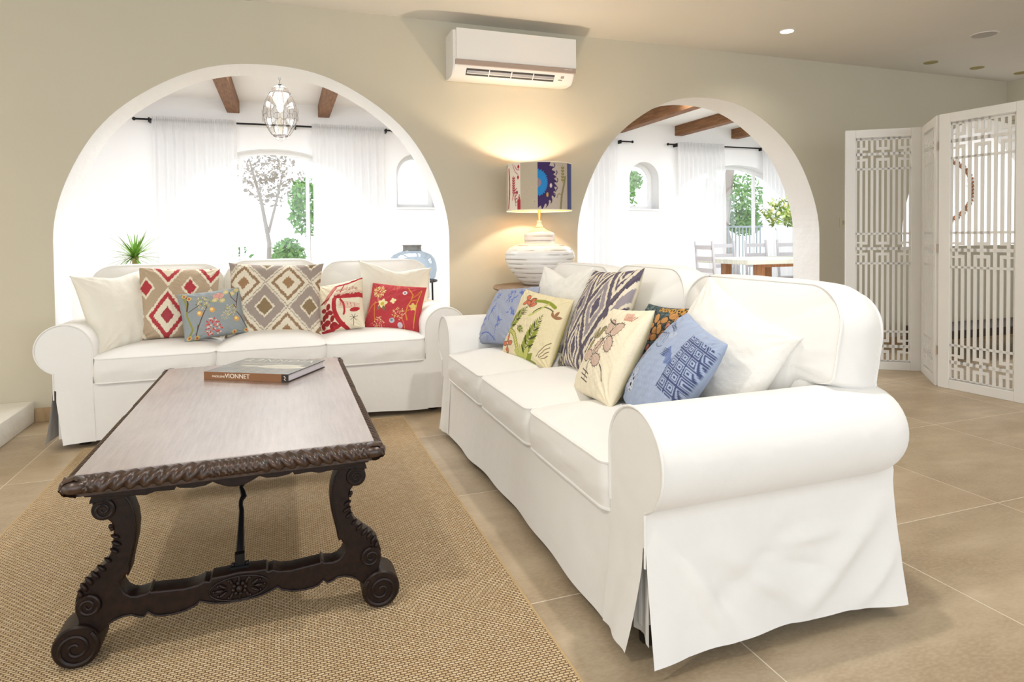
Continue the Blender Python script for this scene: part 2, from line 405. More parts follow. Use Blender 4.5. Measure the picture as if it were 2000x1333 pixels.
# end walls of the sunroom with a wide glazed opening
for nm, x in (('wall_sunroom_left', -3.2), ('wall_sunroom_right', 8.5)):
    mb = MB()
    if x > 0: mb.box((x, WY+WT, 0), (x+.1, SY, 2.7))
    else: mb.box((x, WY+WT, 0), (x+.1, 5.2, 2.7)); mb.box((x, 7.7, 0), (x+.1, SY, 2.7)); mb.box((x, 5.2, 2.3), (x+.1, 7.7, 2.7))
    struct(mb.build(nm, m_sunwhite, smooth=False))
def glazed(idx, outline, y, mull, rails, zb):
    root = struct(bpy.data.objects.new('window_%d' % idx, None)); COL.objects.link(root)
    xs = [p[0] for p in outline]; cx = (min(xs)+max(xs))/2
    fr = MB(); inner = [(cx+(p[0]-cx)*(1-.05/((max(xs)-min(xs))/2)), p[1]-(.05 if p[1] > zb+.1 else -.05)) for p in outline]
    vs, fs = poly_extrude(outline, [inner], .05); fr.add([(a, b+y, c) for a, b, c in vs], fs)
    def ztop(x):
        best = 0
        for i in range(len(outline)-1):
            (a, b), (c, d) = outline[i], outline[i+1]
            if min(a, c) <= x <= max(a, c) and abs(c-a) > 1e-6: best = max(best, b+(d-b)*(x-a)/(c-a))
        return best
    for m in mull: fr.box((m-.022, y+.004, zb+.01), (m+.022, y+.046, ztop(m)-.02))
    for z in rails: fr.box((min(xs)+.02, y+.005, z-.012), (max(xs)-.02, y+.045, z+.012))
    fr.build('window_frame', m_wframe, root, smooth=False, bevel=.003)
    vs, fs = poly_extrude(outline, [], .006); MB().add([(a, b+y+.02, c) for a, b, c in vs], fs).build('pane', m_pane, root, smooth=False)
glazed(1, big[0], SY+.17, [-.485, .285], [], 0.0)
glazed(2, big[1], SY+.17, [2.65, 3.35], [], 0.0)
glazed(3, big[2], SY+.17, [6.30, 7.13], [], 0.0)
glazed(4, small[0], SY+.2, [], [], 1.46)
glazed(5, small[1], SY+.2, [], [], 1.46)
sl = MB()
for c, h in smallA: sl.box((c-h-.01, SY-.02, 1.435), (c+h+.01, SY+.2, 1.46))
struct(sl.build('trim_3', m_white, smooth=False, bevel=.003))
for i in range(10):
    cx = -1.56+1.022*i
    o = MB().box((cx-.068, WY+WT-.02, 2.555), (cx+.068, SY+.05, 2.70)).build('ceiling_beam', m_beam, smooth=False, bevel=.006)
    struct(o); o.name = 'trim_%d' % (4+i)
struct(MB().box((-14, SY+.3, -.06), (22, 26, -.02)).build('ground', plain('pale_terrace', (0.75, 0.73, 0.68), .9, var=.08), smooth=False))

# curtain rods + curtains
def rod(x0, x1, z, label, brackets):
    r = empty('curtain_rod', (x0, SY-.09, z), label, 'curtain rod', 'black curtain rods on the sunroom wall')
    MB().tube([(0, 0, 0), (x1-x0, 0, 0)], .011, 10).build('rod', m_blackrod, r)
    for x in (0, x1-x0): MB().blob((x, 0, 0), (.02, .02, .02)).build('finial', m_blackrod, r)
    for b in brackets: MB().box((b-x0-.008, -.015, -.03), (b-x0+.008, .088, .02)).build('bracket', m_blackrod, r, smooth=False)
rod(-1.548, 1.307, 2.42, 'long black curtain rod seen through the left arch', (-1.40, .15, 1.23))
rod(1.75, 4.751, 2.42, 'black curtain rod ending left of the small arched window in the right arch', (1.85, 4.56))
rod(5.348, 8.1, 2.41, 'black curtain rod right of the small arched window in the right arch', (5.50, 7.075, 8.0))
def curtain(x0, x1, z, seed, label, folds=9, gather=1.0):
    rnd = random.Random(seed); nu, nv = 150, 30; P = np.zeros((nu, nv, 3)); ph = [rnd.uniform(0, 6) for _ in range(4)]
    for i in range(nu):
        u = i/(nu-1)
        for j in range(nv):
            v = j/(nv-1); zz = (z+.035)*(1-v)+.03*v
            a = .012+.028*min(1, v*3)
            y = a*math.sin(u*folds*2*PI+ph[0]+.5*math.sin(u*9+ph[1])) + .014*math.sin(u*folds*5.1+ph[2])*v
            if v < .035: y = .022*math.sin(u*folds*9*PI)*.6
            x = x0+(x1-x0)*u + .012*math.sin(v*5+ph[3])*v
            P[i, j] = (x, y, zz)
    P[:, 0, 2] += .006*np.sin(np.linspace(0, folds*40, nu))
    mb = MB(); P[:, :, 1] += SY-.115; mb.grid(P)
    o = mb.build('curtain', m_sheer, angle=180, recalc=False)
    tag(o, label, 'curtain', 'sheer white curtains in the sunroom')
curtain(-1.37, -.50, 2.42, 1, 'sheer white curtain left of the garden window in the left arch')
curtain(.336, 1.203, 2.42, 2, 'sheer white curtain right of the garden window in the left arch')
curtain(1.9, 2.5, 2.42, 3, 'sheer white curtain at the far left of the middle curtain rod')
curtain(3.65, 4.50, 2.42, 4, 'sheer white curtain at the left edge of the right arch')
curtain(5.50, 6.326, 2.41, 5, 'sheer white curtain above the white dining chair in the right arch', 10)
curtain(7.04, 7.75, 2.41, 6, 'sheer white curtain behind the bouquet in the right arch')

# garden
m_leaf = [plain('leaf_%d' % i, c, .6) for i, c in enumerate([(.12, .34, .06), (.22, .42, .12), (.36, .40, .30), (.42, .36, .30)])]
m_bark = plain('pale_bark', (.42, .36, .32), .9, bump=.4, bscale=20, var=.15)
def leaf_cloud(mb, c, r, n, size, rnd, mi=0):
    for _ in range(n):
        while True:
            p = Vector((rnd.uniform(-1, 1), rnd.uniform(-1, 1), rnd.uniform(-1, 1)))
            if p.length < 1: break
        q = Vector((c[0]+p.x*r[0], c[1]+p.y*r[1], c[2]+p.z*r[2])); d = Vector((rnd.gauss(0, 1), rnd.gauss(0, 1), rnd.gauss(0, 1))).normalized()
        e = d.cross(Vector((rnd.gauss(0, 1), rnd.gauss(0, 1), rnd.gauss(0, 1)))).normalized(); s = size*rnd.uniform(.6, 1.4)
        mb.add([q-d*s, q+e*s*.45, q+d*s, q-e*s*.45], [(0, 1, 2, 3)], mi)
def tree(loc, label, cat, crowns, trunk, mi, n, size, seed, name='garden_tree'):
    rnd = random.Random(seed); r = empty(name, loc, label, cat)
    if trunk:
        t = MB()
        for path, rad in trunk: t.tube(path, rad, 8)
        t.build('trunk', m_bark, r)
    m = MB()
    for c, rr in crowns: leaf_cloud(m, c, rr, n, size, rnd)
    o = m.build('foliage', m_leaf[mi], r, smooth=False, recalc=False); o['kind'] = 'stuff'
tree((-.30, 13.0, 0), 'pale tree with a leaning trunk beyond the left half of the garden window', 'tree',
     [((-.35, 0, 2.6), (.9, .9, .5)), ((.15, .3, 2.2), (.6, .6, .5))], [([(0, 0, 0), (.03, 0, 1.0), (-.10, 0, 1.8), (-.3, 0, 2.6)], [.05, .04, .03, .015]), ([(.02, 0, 1.2), (.2, 0, 1.9), (.3, .1, 2.4)], [.028, .02, .01])], 3, 420, .05, 3)
tree((.42, 12.0, 0), 'leafy green shrub beyond the right half of the garden window', 'shrub',
     [((-.05, 0, 1.65), (.30, .3, .55)), ((-.35, .4, .75), (.3, .3, .35))], [([(0, 0, 0), (0, 0, 1.7)], .03)], 1, 620, .06, 4, 'garden_shrub')
tree((-.75, 11.0, 0), 'low dark green bush at the foot of the garden window', 'shrub', [((0, 0, .62), (.3, .3, .4))], [([(0, 0, 0), (0, 0, .5)], .02)], 0, 260, .05, 5, 'garden_shrub')
tree((9.55, 11.8, 0), 'bushy green shrub beyond the dining room window', 'shrub', [((.15, 0, 1.9), (.50, .5, .55)), ((-.42, .3, 1.7), (.18, .3, .8)), ((.2, 0, 1.35), (.4, .4, .3))], [([(0, 0, 0), (-.35, 0, 1.2), (-.15, 0, 2.6)], [.14, .12, .09])], 1, 700, .06, 6, 'garden_shrub')
tree((5.90, 10.2, 0), 'green bush beyond the small arched window of the right arch', 'shrub', [((-.05, 0, 1.75), (.18, .2, .38)), ((.22, .2, 2.1), (.14, .2, .2))], [([(0, 0, 0), (0, 0, 1.6)], .02)], 1, 220, .05, 8, 'garden_shrub')
# balustrade outside the dining window
bal = empty('garden_fence', (8.35, 11.0, 0), 'low grey garden fence beyond the dining room window', 'fence')
fm = MB()
for i in range(20): fm.box((i*.09, 0, .02), (i*.09+.02, .02, 1.25))
fm.box((-.02, -.01, 1.22), (1.8, .03, 1.26)); fm.box((-.02, -.01, .1), (1.8, .03, .14)); fm.build('railing', plain('grey_fence', (.35, .4, .42), .6), bal, smooth=False)

# ---------------------------------------------------------------- cloth-box cushions
def rrect(u, v, a, b, rt, rb):
    """square [-1,1]^2 -> rounded rectangle (top corner radius rt, bottom rb), star mapping"""
    m = np.maximum(np.maximum(abs(u), abs(v)), 1e-9); qx = u/m*a; qy = v/m*b
    r = np.where(qy > 0, rt, rb); dx = abs(qx)-(a-r); dy = abs(qy)-(b-r)
    inside = (dx > 0) & (dy > 0); L = np.sqrt(dx**2+dy**2)+1e-12
    nx = np.where(inside, (a-r)+r*dx/L, abs(qx)); ny = np.where(inside, (b-r)+r*dy/L, abs(qy))
    return np.sign(qx)*nx*m, np.sign(qy)*ny*m
def wob(x, y, seed, s=1.0):
    r = np.random.RandomState(seed); o = 0
    for k in range(6):
        a, b, c = r.uniform(-1, 1, 3); f = (4+3*k)*s; o = o+np.sin(a*f*x*6+b*f*y*6+c*9)/(k+1.5)
    return o/3
def box_cushion(mb, w, h, t, rt, rb, bf, bb_, seed=0, n=34, pipe=.0045, wr=.004, side=.012, taper=0):
    """box cushion in the XZ plane (w wide, h tall), thickness along Y, front = -Y, with welted seams"""
    g = np.linspace(-1, 1, n); g = np.sin(g*PI/2)*.5+g*.5; U, V = np.meshgrid(g, g, indexing='ij')
    X, Z = rrect(U, V, w/2, h/2, rt, rb)
    crown = (1-U**4)*(1-V**4)
    def sheet(sgn, bulge, sd):
        Y = sgn*(t/2+bulge*crown*(.75+.25*(1-U**2)*(1-V**2))) + wr*wob(X, Z, sd)*(.3+.7*crown)
        return np.stack([X, Y, Z], -1)
    A = sheet(-1, bf, seed); B = sheet(1, bb_, seed+1)
    mb.grid(A); mb.grid(B)
    # boundary loop
    idx = [(i, 0) for i in range(n)]+[(n-1, j) for j in range(1, n)]+[(i, n-1) for i in range(n-2, -1, -1)]+[(0, j) for j in range(n-2, 0, -1)]
    la = np.array([A[i, j] for i, j in idx]); lb = np.array([B[i, j] for i, j in idx]); rows = 8
    c = (la+lb)/2; nrm = c.copy(); nrm[:, 1] = 0; ln = np.linalg.norm(nrm, axis=1, keepdims=True); nrm /= ln
    S = np.zeros((rows+1, len(idx), 3))
    for k in range(rows+1):
        f = k/rows; S[k] = la*(1-f)+lb*f + nrm*side*math.sin(PI*f) + nrm*(.002*np.sin(np.arange(len(idx))*.55+k)[:, None])*math.sin(PI*f)
    mb.grid(S, cv=True)
    if pipe:
        mb.tube([tuple(p) for p in la], pipe, 6, closed=True)
        if bf > 0: mb.tube([tuple(p) for p in lb], pipe, 6, closed=True)
    return mb

# ---------------------------------------------------------------- the sofas
def arm_section(y, L, wave, flare=0.0):
    """inner foot -> over the roll -> hem ; returns (u, z)"""
    C = (.124, .506); r = .127
    pts = [(0.0, .28), (0.0, .36), (-.001, .44)]
    k = 1.0
    if y > L-.09: k = math.sqrt(max(0.02, 1-((y-(L-.09))/.09)**2))*.35+.65
    for i in range(23):
        a = math.radians(176-(176+62)*i/22); pts.append((C[0]+r*k*math.cos(a), C[1]+r*k*math.sin(a)))
    pts += [(.172, .388), (.170, .36)]
    zs = [.345-.315*i/30 for i in range(31)]
    for z in zs:
        f = (1-z/.36)**1.35
        pts.append((.170+.030*f+wave*f+flare*f, z))
    return pts
FOLDS = [(0.16, 0.3, 0.5, 0.05, 0.0173, 0.034), (0.78, 0.33, 0.42, 0.03, 0.0238, 0.034), (0.5, 0.3, 0.16, 0.12, -0.013, 0.032), (0.66, 0.26, 0.3, 0.24, 0.0119, 0.021), (0.1, 0.28, 0.24, 0.02, 0.014, 0.025), (0.8, 0.2, 0.62, 0.02, 0.0151, 0.023), (0.36, 0.2, 0.6, 0.14, -0.0119, 0.018)]
def make_sofa(loc, rz, label, seed=0, dome=(0, 0, 0)):
    root = empty('sofa', loc, label, 'sofa', None, rz)
    rnd = random.Random(seed); Lr = .80; XI = .865
    # body under the cushions
    MB().box((-XI-.10, .03, .06), (XI+.10, .76, .30)).build('base', m_sofa, root, smooth=False, bevel=.01)
    # front skirt
    nu, nv = 120, 16; P = np.zeros((nu, nv, 3))
    for i in range(nu):
        u = i/(nu-1); x = -XI-.004+(2*XI+.008)*u
        for j in range(nv):
            v = j/(nv-1); z = .325*(1-v)+v*(.030+.010*math.sin(u*PI)+.004*math.sin(u*17+seed))
            edge = abs(2*u-1)**6
            y = .002-.020*v**1.4*edge+(1-edge)*(-.010*v**1.3+.007*v*math.sin(u*11+seed)+.004*v*math.sin(u*29+seed*2))
            P[i, j] = (x, y, z)
    mb = MB().grid(P); mb.build('front_skirt', m_sofa_side, root, recalc=False)
    # back panel skirt + back frame
    fr = MB(); nn = 60
    out = []
    for i in range(nn):
        t = 2*PI*i/nn; c, s = math.cos(t), math.sin(t)
        x = .985*math.copysign(abs(c)**.28, c); z = .395+.365*math.copysign(abs(s)**.42, s); out.append((x, max(z, .035)))
    rows = []
    for (yy, k) in ((.60, .955), (.62, .985), (.66, 1.0), (.80, 1.0), (.835, .985), (.85, .955)):
        rows.append([(x*k, yy+.01*math.sin(x*5)*(z), .4+(z-.4)*k if z > .1 else z) for x, z in out])
    fr.grid(np.array(rows), cv=True); o0 = len(fr.v)
    fr.f.append(tuple(range(0, nn))); fr.mi.append(0); fr.f.append(tuple(range(5*nn, 6*nn))); fr.mi.append(0)
    fr.build('back_frame', m_sofa_side, root)
    # arms
    for side in (-1, 1):
        sd = seed+side*3+10; rr = random.Random(sd); phs = [rr.uniform(0, 6) for _ in range(5)]
        ny = 96; rows = []
        def W2(u, y, z): return (side*(XI+u), y, z)
        for j in range(ny):
            y = Lr*j/(ny-1)
            wv = .005*math.sin(y*11+phs[0])+.004*math.sin(y*27+phs[1])
            end = max(0, 1-y/.10)*.016+max(0, (y-(Lr-.14))/.14)*.020
            sec = arm_section(y, Lr, wv, end); row = []
            for (u, z) in sec:
                if z < .33:
                    z2 = z+.014*math.sin(y/Lr*PI)*(1-z/.33)
                    # soft drag folds falling from the roll towards the hem
                    for (ya, za, yb, zb, am, wd) in FOLDS:
                        dx, dz = yb-ya, zb-za; tt = ((y-ya)*dx+(z-za)*dz)/(dx*dx+dz*dz)
                        dd = abs((y-ya)*dz-(z-za)*dx)/math.hypot(dx, dz); fa = math.sin(PI*min(1, max(0, tt)))
                        u += am*fa*math.exp(-(dd/wd)**2)
                else: z2 = z
                yy = y
                if u < .02: yy = min(y, Lr)
                row.append(W2(u, yy, z2))
            rows.append(row)
        ab = MB(); ab.grid(np.array(rows))
        # front cap: upper ngon and lower flaring patch
        sec = arm_section(0, Lr, 0, 0); up = [p for p in sec if p[1] > .30]
        up.append((.160, .30)); up.append((0, .30))
        o = len(ab.v); ab.v += [W2(u, 0, z) for u, z in up]; ab.f.append(tuple(range(o, o+len(up)))); ab.mi.append(0); ab.c += [(1, 1, 1)]*len(up)
        g = []
        for j in range(12):
            v = j/11; z = .30*(1-v)+.034*v; ue = .160 if z > .25 else .160-.034*((.25-z)/.22)**1.1
            g.append([W2(-.012*v+(ue+.012*v)*i/10, -.036*v**1.4*(.5+.5*i/10)-.004*math.sin(i*.9+v*3+phs[4])*v, z-.008*v*abs(i/10-.4)) for i in range(11)])
        ab.grid(np.array(g))
        # inner pleat
        ab.grid(np.array([[W2(.070+.088*i/5, .026+.010*math.sin(i), .28*(1-j/6)+.05*j/6) for i in range(6)] for j in range(7)]))
        # back cap
        sec = arm_section(Lr, Lr, 0, .02); o = len(ab.v); ab.v += [W2(u, Lr, z) for u, z in sec]+[W2(0, Lr, .03)]; ab.f.append(tuple(range(o, o+len(sec)+1))); ab.mi.append(0); ab.c += [(1, 1, 1)]*(len(sec)+1)
        # welt around the front face
        sec0 = arm_section(0, Lr, 0, 0)
        pth = [W2(u, -.001, z) for u, z in sec0[1:27] if z > .30]
        ab.tube(pth, .0042, 6)
        ab.tube([W2(.171, -.001, z) for z in (.39, .35, .31, .27, .255)], .0035, 6)
        ab.build('armrest', m_sofa_side, root, recalc=True, angle=62)
        for yy in (.08, .72): MB().lathe([(.028, 0), (.034, .07)], 14, (side*(XI+.06), yy, 0)).build('foot', m_foot, root)
    # seat cushions
    w3 = 2*XI/3
    for k in range(3):
        mb = MB(); box_cushion(mb, w3+.002, .66, .135, .035, .045, .030+dome[k], .012, seed*7+k, side=.010)
        # lay flat: front(-Y)->up(+Z), top(+Z)->back(+Y)
        mb.v = [(x, z, -y) for x, y, z in mb.v]
        # soften: lower the front edge a little
        mb.v = [(x, y, z-(.010*max(0, (-y-.20)/.13)**2 if z > 0 else 0)) for x, y, z in mb.v]
        o = mb.build('seat_cushion', m_sofa, root); o.location = (-XI+w3*(k+.5), .318, .392)
    # back cushions: outer ones spread over the arms
    for k, (xa, xb) in enumerate(((-1.02, -.292), (-.285, .292), (.299, 1.02))):
        mb = MB(); h = .435 if k != 1 else .45
        box_cushion(mb, xb-xa, h, .15, .125, .06, .055, .045, seed*5+k+40, wr=.007, side=.022)
        def fix(p):   # cut-away where an outer cushion passes over the arm
            x, y, z = p; xx = abs(x+(xa+xb)/2)
            if k != 1 and xx > .80 and z < .05 and (x+(xa+xb)/2)*(k-1) > 0:
                e = min(1, (xx-.78)/.12); e = e*e*(3-2*e); z = .05-(.05-z)*(1-e*(1-(.05+.058)/(.05+h/2)))
            return (x, y, z)
        mb.v = [fix(p) for p in mb.v]
        o = mb.build('back_cushion', m_sofa, root); o.location = ((xa+xb)/2, .680, .457+h/2+.004); o.rotation_euler = (math.radians(-11), 0, 0)
    return root
make_sofa((-.0725, 3.79, 0), 0, 'white slipcovered three-seat sofa standing in the left arch', 1, (.004, .028, .006))
make_sofa((.80, 2.352, 0), -PI/2, 'white slipcovered three-seat sofa in the right foreground, seen from its rolled arm', 2, (.008, .008, .006))

# ---------------------------------------------------------------- painting helpers (printed fabric, colours per vertex)
class Canvas:
    def __init__(s, U, V, w, h, bg, seed=0):
        s.x = U*w/2*100; s.y = V*h/2*100; s.C = np.zeros(U.shape+(3,)); s.C[:] = np.array(bg)/255.; s.r = np.random.RandomState(seed)
        s.W = w*50; s.H = h*50
    def put(s, m, col, a=1.0):
        m = np.clip(m, 0, 1)[..., None]*a; s.C = s.C*(1-m)+np.array(col)/255.*m
    def sd_seg(s, p, q):
        px, py = p; qx, qy = q; dx, dy = qx-px, qy-py; L = dx*dx+dy*dy+1e-9
        t = np.clip(((s.x-px)*dx+(s.y-py)*dy)/L, 0, 1); return np.hypot(s.x-px-t*dx, s.y-py-t*dy), t
    def line(s, pts, w, col, a=1.0, soft=.12, taper=0):
        n = len(pts)-1; w = max(w, .24)
        for i in range(n):
            d, t = s.sd_seg(pts[i], pts[i+1]); ww = w*(1-taper*((i+t)/n)); s.put((ww/2-d)/soft+.5, col, a)
    def curve(s, p0, p1, p2, w, col, n=8, **k):
        pts = [((1-t)**2*p0[0]+2*t*(1-t)*p1[0]+t*t*p2[0], (1-t)**2*p0[1]+2*t*(1-t)*p1[1]+t*t*p2[1]) for t in np.linspace(0, 1, n+1)]
        s.line(pts, w, col, **k); return pts
    def ell(s, c, a, b, ang, col, al=1.0, soft=.12):
        ca, sa = math.cos(ang), math.sin(ang); dx = s.x-c[0]; dy = s.y-c[1]; X = dx*ca+dy*sa; Y = -dx*sa+dy*ca
        d = (1-np.sqrt((X/a)**2+(Y/b)**2))*min(a, b); s.put(d/soft+.5, col, al)
    def leaf(s, p, ang, L, w, col, al=1.0, soft=.12):
        ca, sa = math.cos(ang), math.sin(ang); dx = s.x-p[0]; dy = s.y-p[1]; X = (dx*ca+dy*sa)/L; Y = (-dx*sa+dy*ca)
        ww = w*np.where((X > 0) & (X < 1), np.sin(PI*np.clip(X, 0, 1))**.8, -1); s.put((ww-abs(Y))/soft+.3, col, al)
    def burst(s, c, R, cols, n=60):
        for i in range(n):
            a = i*2.4+s.r.uniform(-.5, .5); r = R*math.sqrt((i+.5)/n)*s.r.uniform(.85, 1.1); p = (c[0]+r*math.cos(a), c[1]+r*math.sin(a))
            s.leaf(p, a, R*.22, R*.07, cols[i % len(cols)], soft=.08)
    def petals(s, c, L, w, angs, fill, edge, eyelash=True):
        for a in angs:
            cx, cy = c[0]+math.cos(a)*L*.6, c[1]+math.sin(a)*L*.6
            if eyelash:
                for k in range(14):
                    t = k*2*PI/14; px = cx+math.cos(a)*math.cos(t)*L*.5-math.sin(a)*math.sin(t)*w; py = cy+math.sin(a)*math.cos(t)*L*.5+math.cos(a)*math.sin(t)*w
                    d = math.hypot(px-cx, py-cy); s.line([(px, py), (px+(px-cx)/d*.45, py+(py-cy)/d*.45)], .12, edge, soft=.08)
            s.ell((cx, cy), L*.5, w, a, edge); s.ell((cx, cy), L*.5-.25, w-.25, a, fill)
    def fern(s, p, ang, L, col, dark, n=14, wl=2.6):
        q = (p[0]+L*math.cos(ang), p[1]+L*math.sin(ang)); s.line([p, q], .22, dark)
        for i in range(1, n):
            t = i/n; c = (p[0]+(q[0]-p[0])*t, p[1]+(q[1]-p[1])*t); l = wl*math.sin(PI*min(1, .15+t*.85))**.7*(1.2-t*.5)
            for sg in (-1, 1): s.leaf(c, ang+sg*.75, l, l*.13, col if (i+sg) % 3 else dark)
    def grain(s, amt=.04):
        n = s.r.rand(*s.x.shape)-.5; s.C *= (1+amt*n)[..., None]
def ikat(cv, a, b, ox, oy, colA, colB, ground, jit=.5):
    N = 90; cols = np.floor((cv.x+cv.W)/(2*cv.W)*N).astype(int) % 97
    off = cv.r.uniform(-1, 1, 97)[cols]*jit+cv.r.uniform(-1, 1, 397)[(np.floor((cv.x+cv.W)*5).astype(int)) % 397]*jit*.5
    x = (cv.x-ox)/a; y = (cv.y-oy+off)/b; P = x+y+.5; Q = x-y+.5
    d = 2*np.maximum(abs(P-np.floor(P)-.5), abs(Q-np.floor(Q)-.5)); par = (np.floor(P)+np.floor(Q)).astype(int) % 2
    cv.C[:] = np.array(ground)/255.
    for sel, stops in ((0, colA), (1, colB)):
        for lim, col in stops[::-1]:
            cv.put(((d < lim) & (par == sel)).astype(float), col)

def pillow(name, pos, yaw, lean, roll, w, h, th, base, label, paint=None, mat=None, seed=0, back=None, dent=0, group=None, n=None, concave=.05, tip=.0, slump=0.0, cat='throw pillow'):
    n = n or (200 if paint else 54)
    g = np.linspace(-1, 1, n+1); g = np.sin(g*PI/2)*.35+g*.65; U, V = np.meshgrid(g, g, indexing='ij')
    X = w/2*U*(1-concave*(1-V**2)*abs(U)**2)*(1+tip*(abs(U)*abs(V))**6); Z = h/2*V*(1-concave*(1-U**2)*abs(V)**2)*(1+tip*(abs(U)*abs(V))**6)
    prof = ((1-U**2)*(1-V**2)); H = th/2*np.power(np.clip(prof, 0, 1), .42)
    r = np.random.RandomState(seed+5)
    wr = np.zeros_like(H)
    for sx in (-1, 1):
        for sz in (-1, 1):
            ang = np.arctan2(V-sz*1.05, U-sx*1.05); dist = np.hypot(U-sx, V-sz)
            wr += .005*np.sin(ang*(16+4*r.rand())+r.rand()*6)*np.exp(-dist*2.6)
    ed = (1-abs(V))*6; wr += .0035*np.sin(U*22+r.rand()*6+wob(U, V, seed))*np.exp(-np.minimum(ed, (1-abs(U))*6)**1)*1.2
    wr += .006*wob(U*.8, V*.8, seed+3)*prof
    wr *= np.clip(prof*14, 0, 1)
    Z = Z-dent*np.exp(-(U/.45)**2)*np.clip((V+1)/2, 0, 1)**2
    Hf = H+wr; Hb = H-wr*.5
    Z = Z-slump*th*.3*(V+1)*.2
    # belly: more filling near the bottom
    Hf = Hf*(1+.10*(-V)); Hb = Hb*(1+.10*(-V))
    bend = -.03*(V**2)*1.0*w
    F = np.stack([X, -Hf-bend*.0, Z], -1); B = np.stack([X, Hb, Z], -1)
    mb = MB()
    if paint:
        cv = Canvas(U, V, w, h, (255, 255, 255), seed); paint(cv); cv.grain(); cf = np.clip(cv.C, 0, 1)
        bc = np.zeros_like(cf)
        if callable(back):
            cb = Canvas(U, V, w, h, (255, 255, 255), seed+1); back(cb); bc = np.clip(cb.C, 0, 1)
        else: bc[:] = np.array(back or (225, 215, 190))/255.
        # boundary takes the front colour so that the welded seam is clean
        bc[0, :] = cf[0, :]; bc[-1, :] = cf[-1, :]; bc[:, 0] = cf[:, 0]; bc[:, -1] = cf[:, -1]
        mb.grid(F, cols=cf); mb.grid(B, cols=bc); mat = m_pat
    else: mb.grid(F); mb.grid(B)
    # seam piping
    idx = [(i, 0) for i in range(n)]+[(n, j) for j in range(n)]+[(i, n) for i in range(n, 0, -1)]+[(0, j) for j in range(n, 0, -1)]
    o = mb.build('throw_pillow', mat, weld=True, angle=180)
    R = Matrix.Rotation(base+yaw, 4, 'Z') @ Matrix.Rotation(-lean, 4, 'X') @ Matrix.Rotation(roll, 4, 'Y')
    o.matrix_world = Matrix.Translation(pos) @ R
    return tag(o, label, cat, group)

CR = (232, 222, 200)
def p_redikat(c):
    ikat(c, 23, 34, -6.5, -9.0, [(.30, (165, 62, 72)), (.62, CR), (.84, (178, 58, 66)), (.98, CR), (2, (181, 160, 136))],
         [(.30, (178, 58, 66)), (.42, CR), (2, (184, 163, 138))], (184, 163, 138))
def p_brownikat(c):
    ikat(c, 26, 30, 7.4, 9.5, [(.28, (160, 126, 92)), (.60, (228, 219, 200)), (.77, (150, 122, 94)), (.96, (228, 219, 200)), (2, (150, 140, 132))],
         [(.36, (138, 118, 88)), (.46, (226, 217, 198)), (.90, (160, 148, 140)), (2, (222, 212, 194))], (160, 148, 140))
def p_greyikat(c):
    ikat(c, 19, 38, -11, 4.7, [(.32, (92, 84, 104)), (.42, (222, 213, 196)), (.74, (150, 142, 150)), (.90, (226, 217, 198)), (2, (84, 74, 90))],
         [(.3, (92, 84, 104)), (.46, (226, 217, 198)), (.60, (98, 88, 106)), (.80, (226, 217, 198)), (2, (96, 88, 104))], (160, 148, 140), .8)
def p_bluefloral(c):
    c.C[:] = np.array((150, 158, 162))/255.
    br = (94, 72, 62); ye = (206, 190, 92); cr = (236, 224, 180); rd = (190, 74, 78); og = (226, 168, 92); gr = (150, 148, 70)
    c.line([(-15, 13), (-14, 6), (-15, 0), (-13, -8), (-15, -13)], .9, gr); c.line([(-13, 11), (-13.2, 7), (-14.5, 3)], .8, br)
    c.curve((-14, 2), (-10, 4), (-6, 6), .35, br); c.curve((-11.5, -11), (-8, -2), (-4, 3.5), .5, br); c.line([(-10, -6), (-11.5, -12)], .5, br)
    c.burst((-5.5, 6.5), 3.6, [ye, cr, ye, (120, 120, 84)], 70); c.burst((9, 0), 3.4, [ye, cr, (150, 140, 70)], 70); c.burst((4.8, -3), 2.2, [ye, cr], 40)
    for p in ((-8.2, 0.4), (-1.5, 1.5), (11, -5.5)): c.ell(p, 1.5, 1.6, 0, og); c.ell((p[0]-.2, p[1]+.3), .8, .8, 0, (244, 218, 150))
    for i in range(70):
        a = i*2.4; r = math.sqrt(i/70); a += c.r.uniform(-.6, .6); p = (-2.5+r*4.2*math.cos(a), -8+r*4.4*math.sin(a)+abs(r*math.cos(a))*-1.6); c.leaf(p, a+c.r.uniform(-1, 1), 1.3, .42, [rd, (236, 205, 190), rd, (214, 120, 110)][i % 4])
    c.ell((3.5, 9.5), 3.2, 2.0, .2, (214, 160, 150)); c.burst((3.5, 9.5), 2.6, [rd, (240, 215, 190)], 26)
    for p in ((8, 11.5), (11.5, 10), (1, 7), (5, 6.2), (14.5, 12)): c.ell(p, 1.7, 1.2, .4, (206, 196, 130)); c.ell(p, .8, .6, .4, (228, 206, 170))
    c.line([(15, 10), (13, 4), (12, 1), (11, 3)], .5, br); c.line([(13, 4), (10.5, 7.5), (10, 11)], .45, br); c.curve((12, -1.5), (14, -4), (16.5, -11), .55, br)
    for p in ((-15, -12.5), (-11, -13.2), (16, -12.5), (9, -13), (-14, 12), (-12, 10)): c.ell(p, 1.4, 1.1, .5, (214, 190, 110)); c.ell(p, .6, .6, 0, (190, 90, 80))
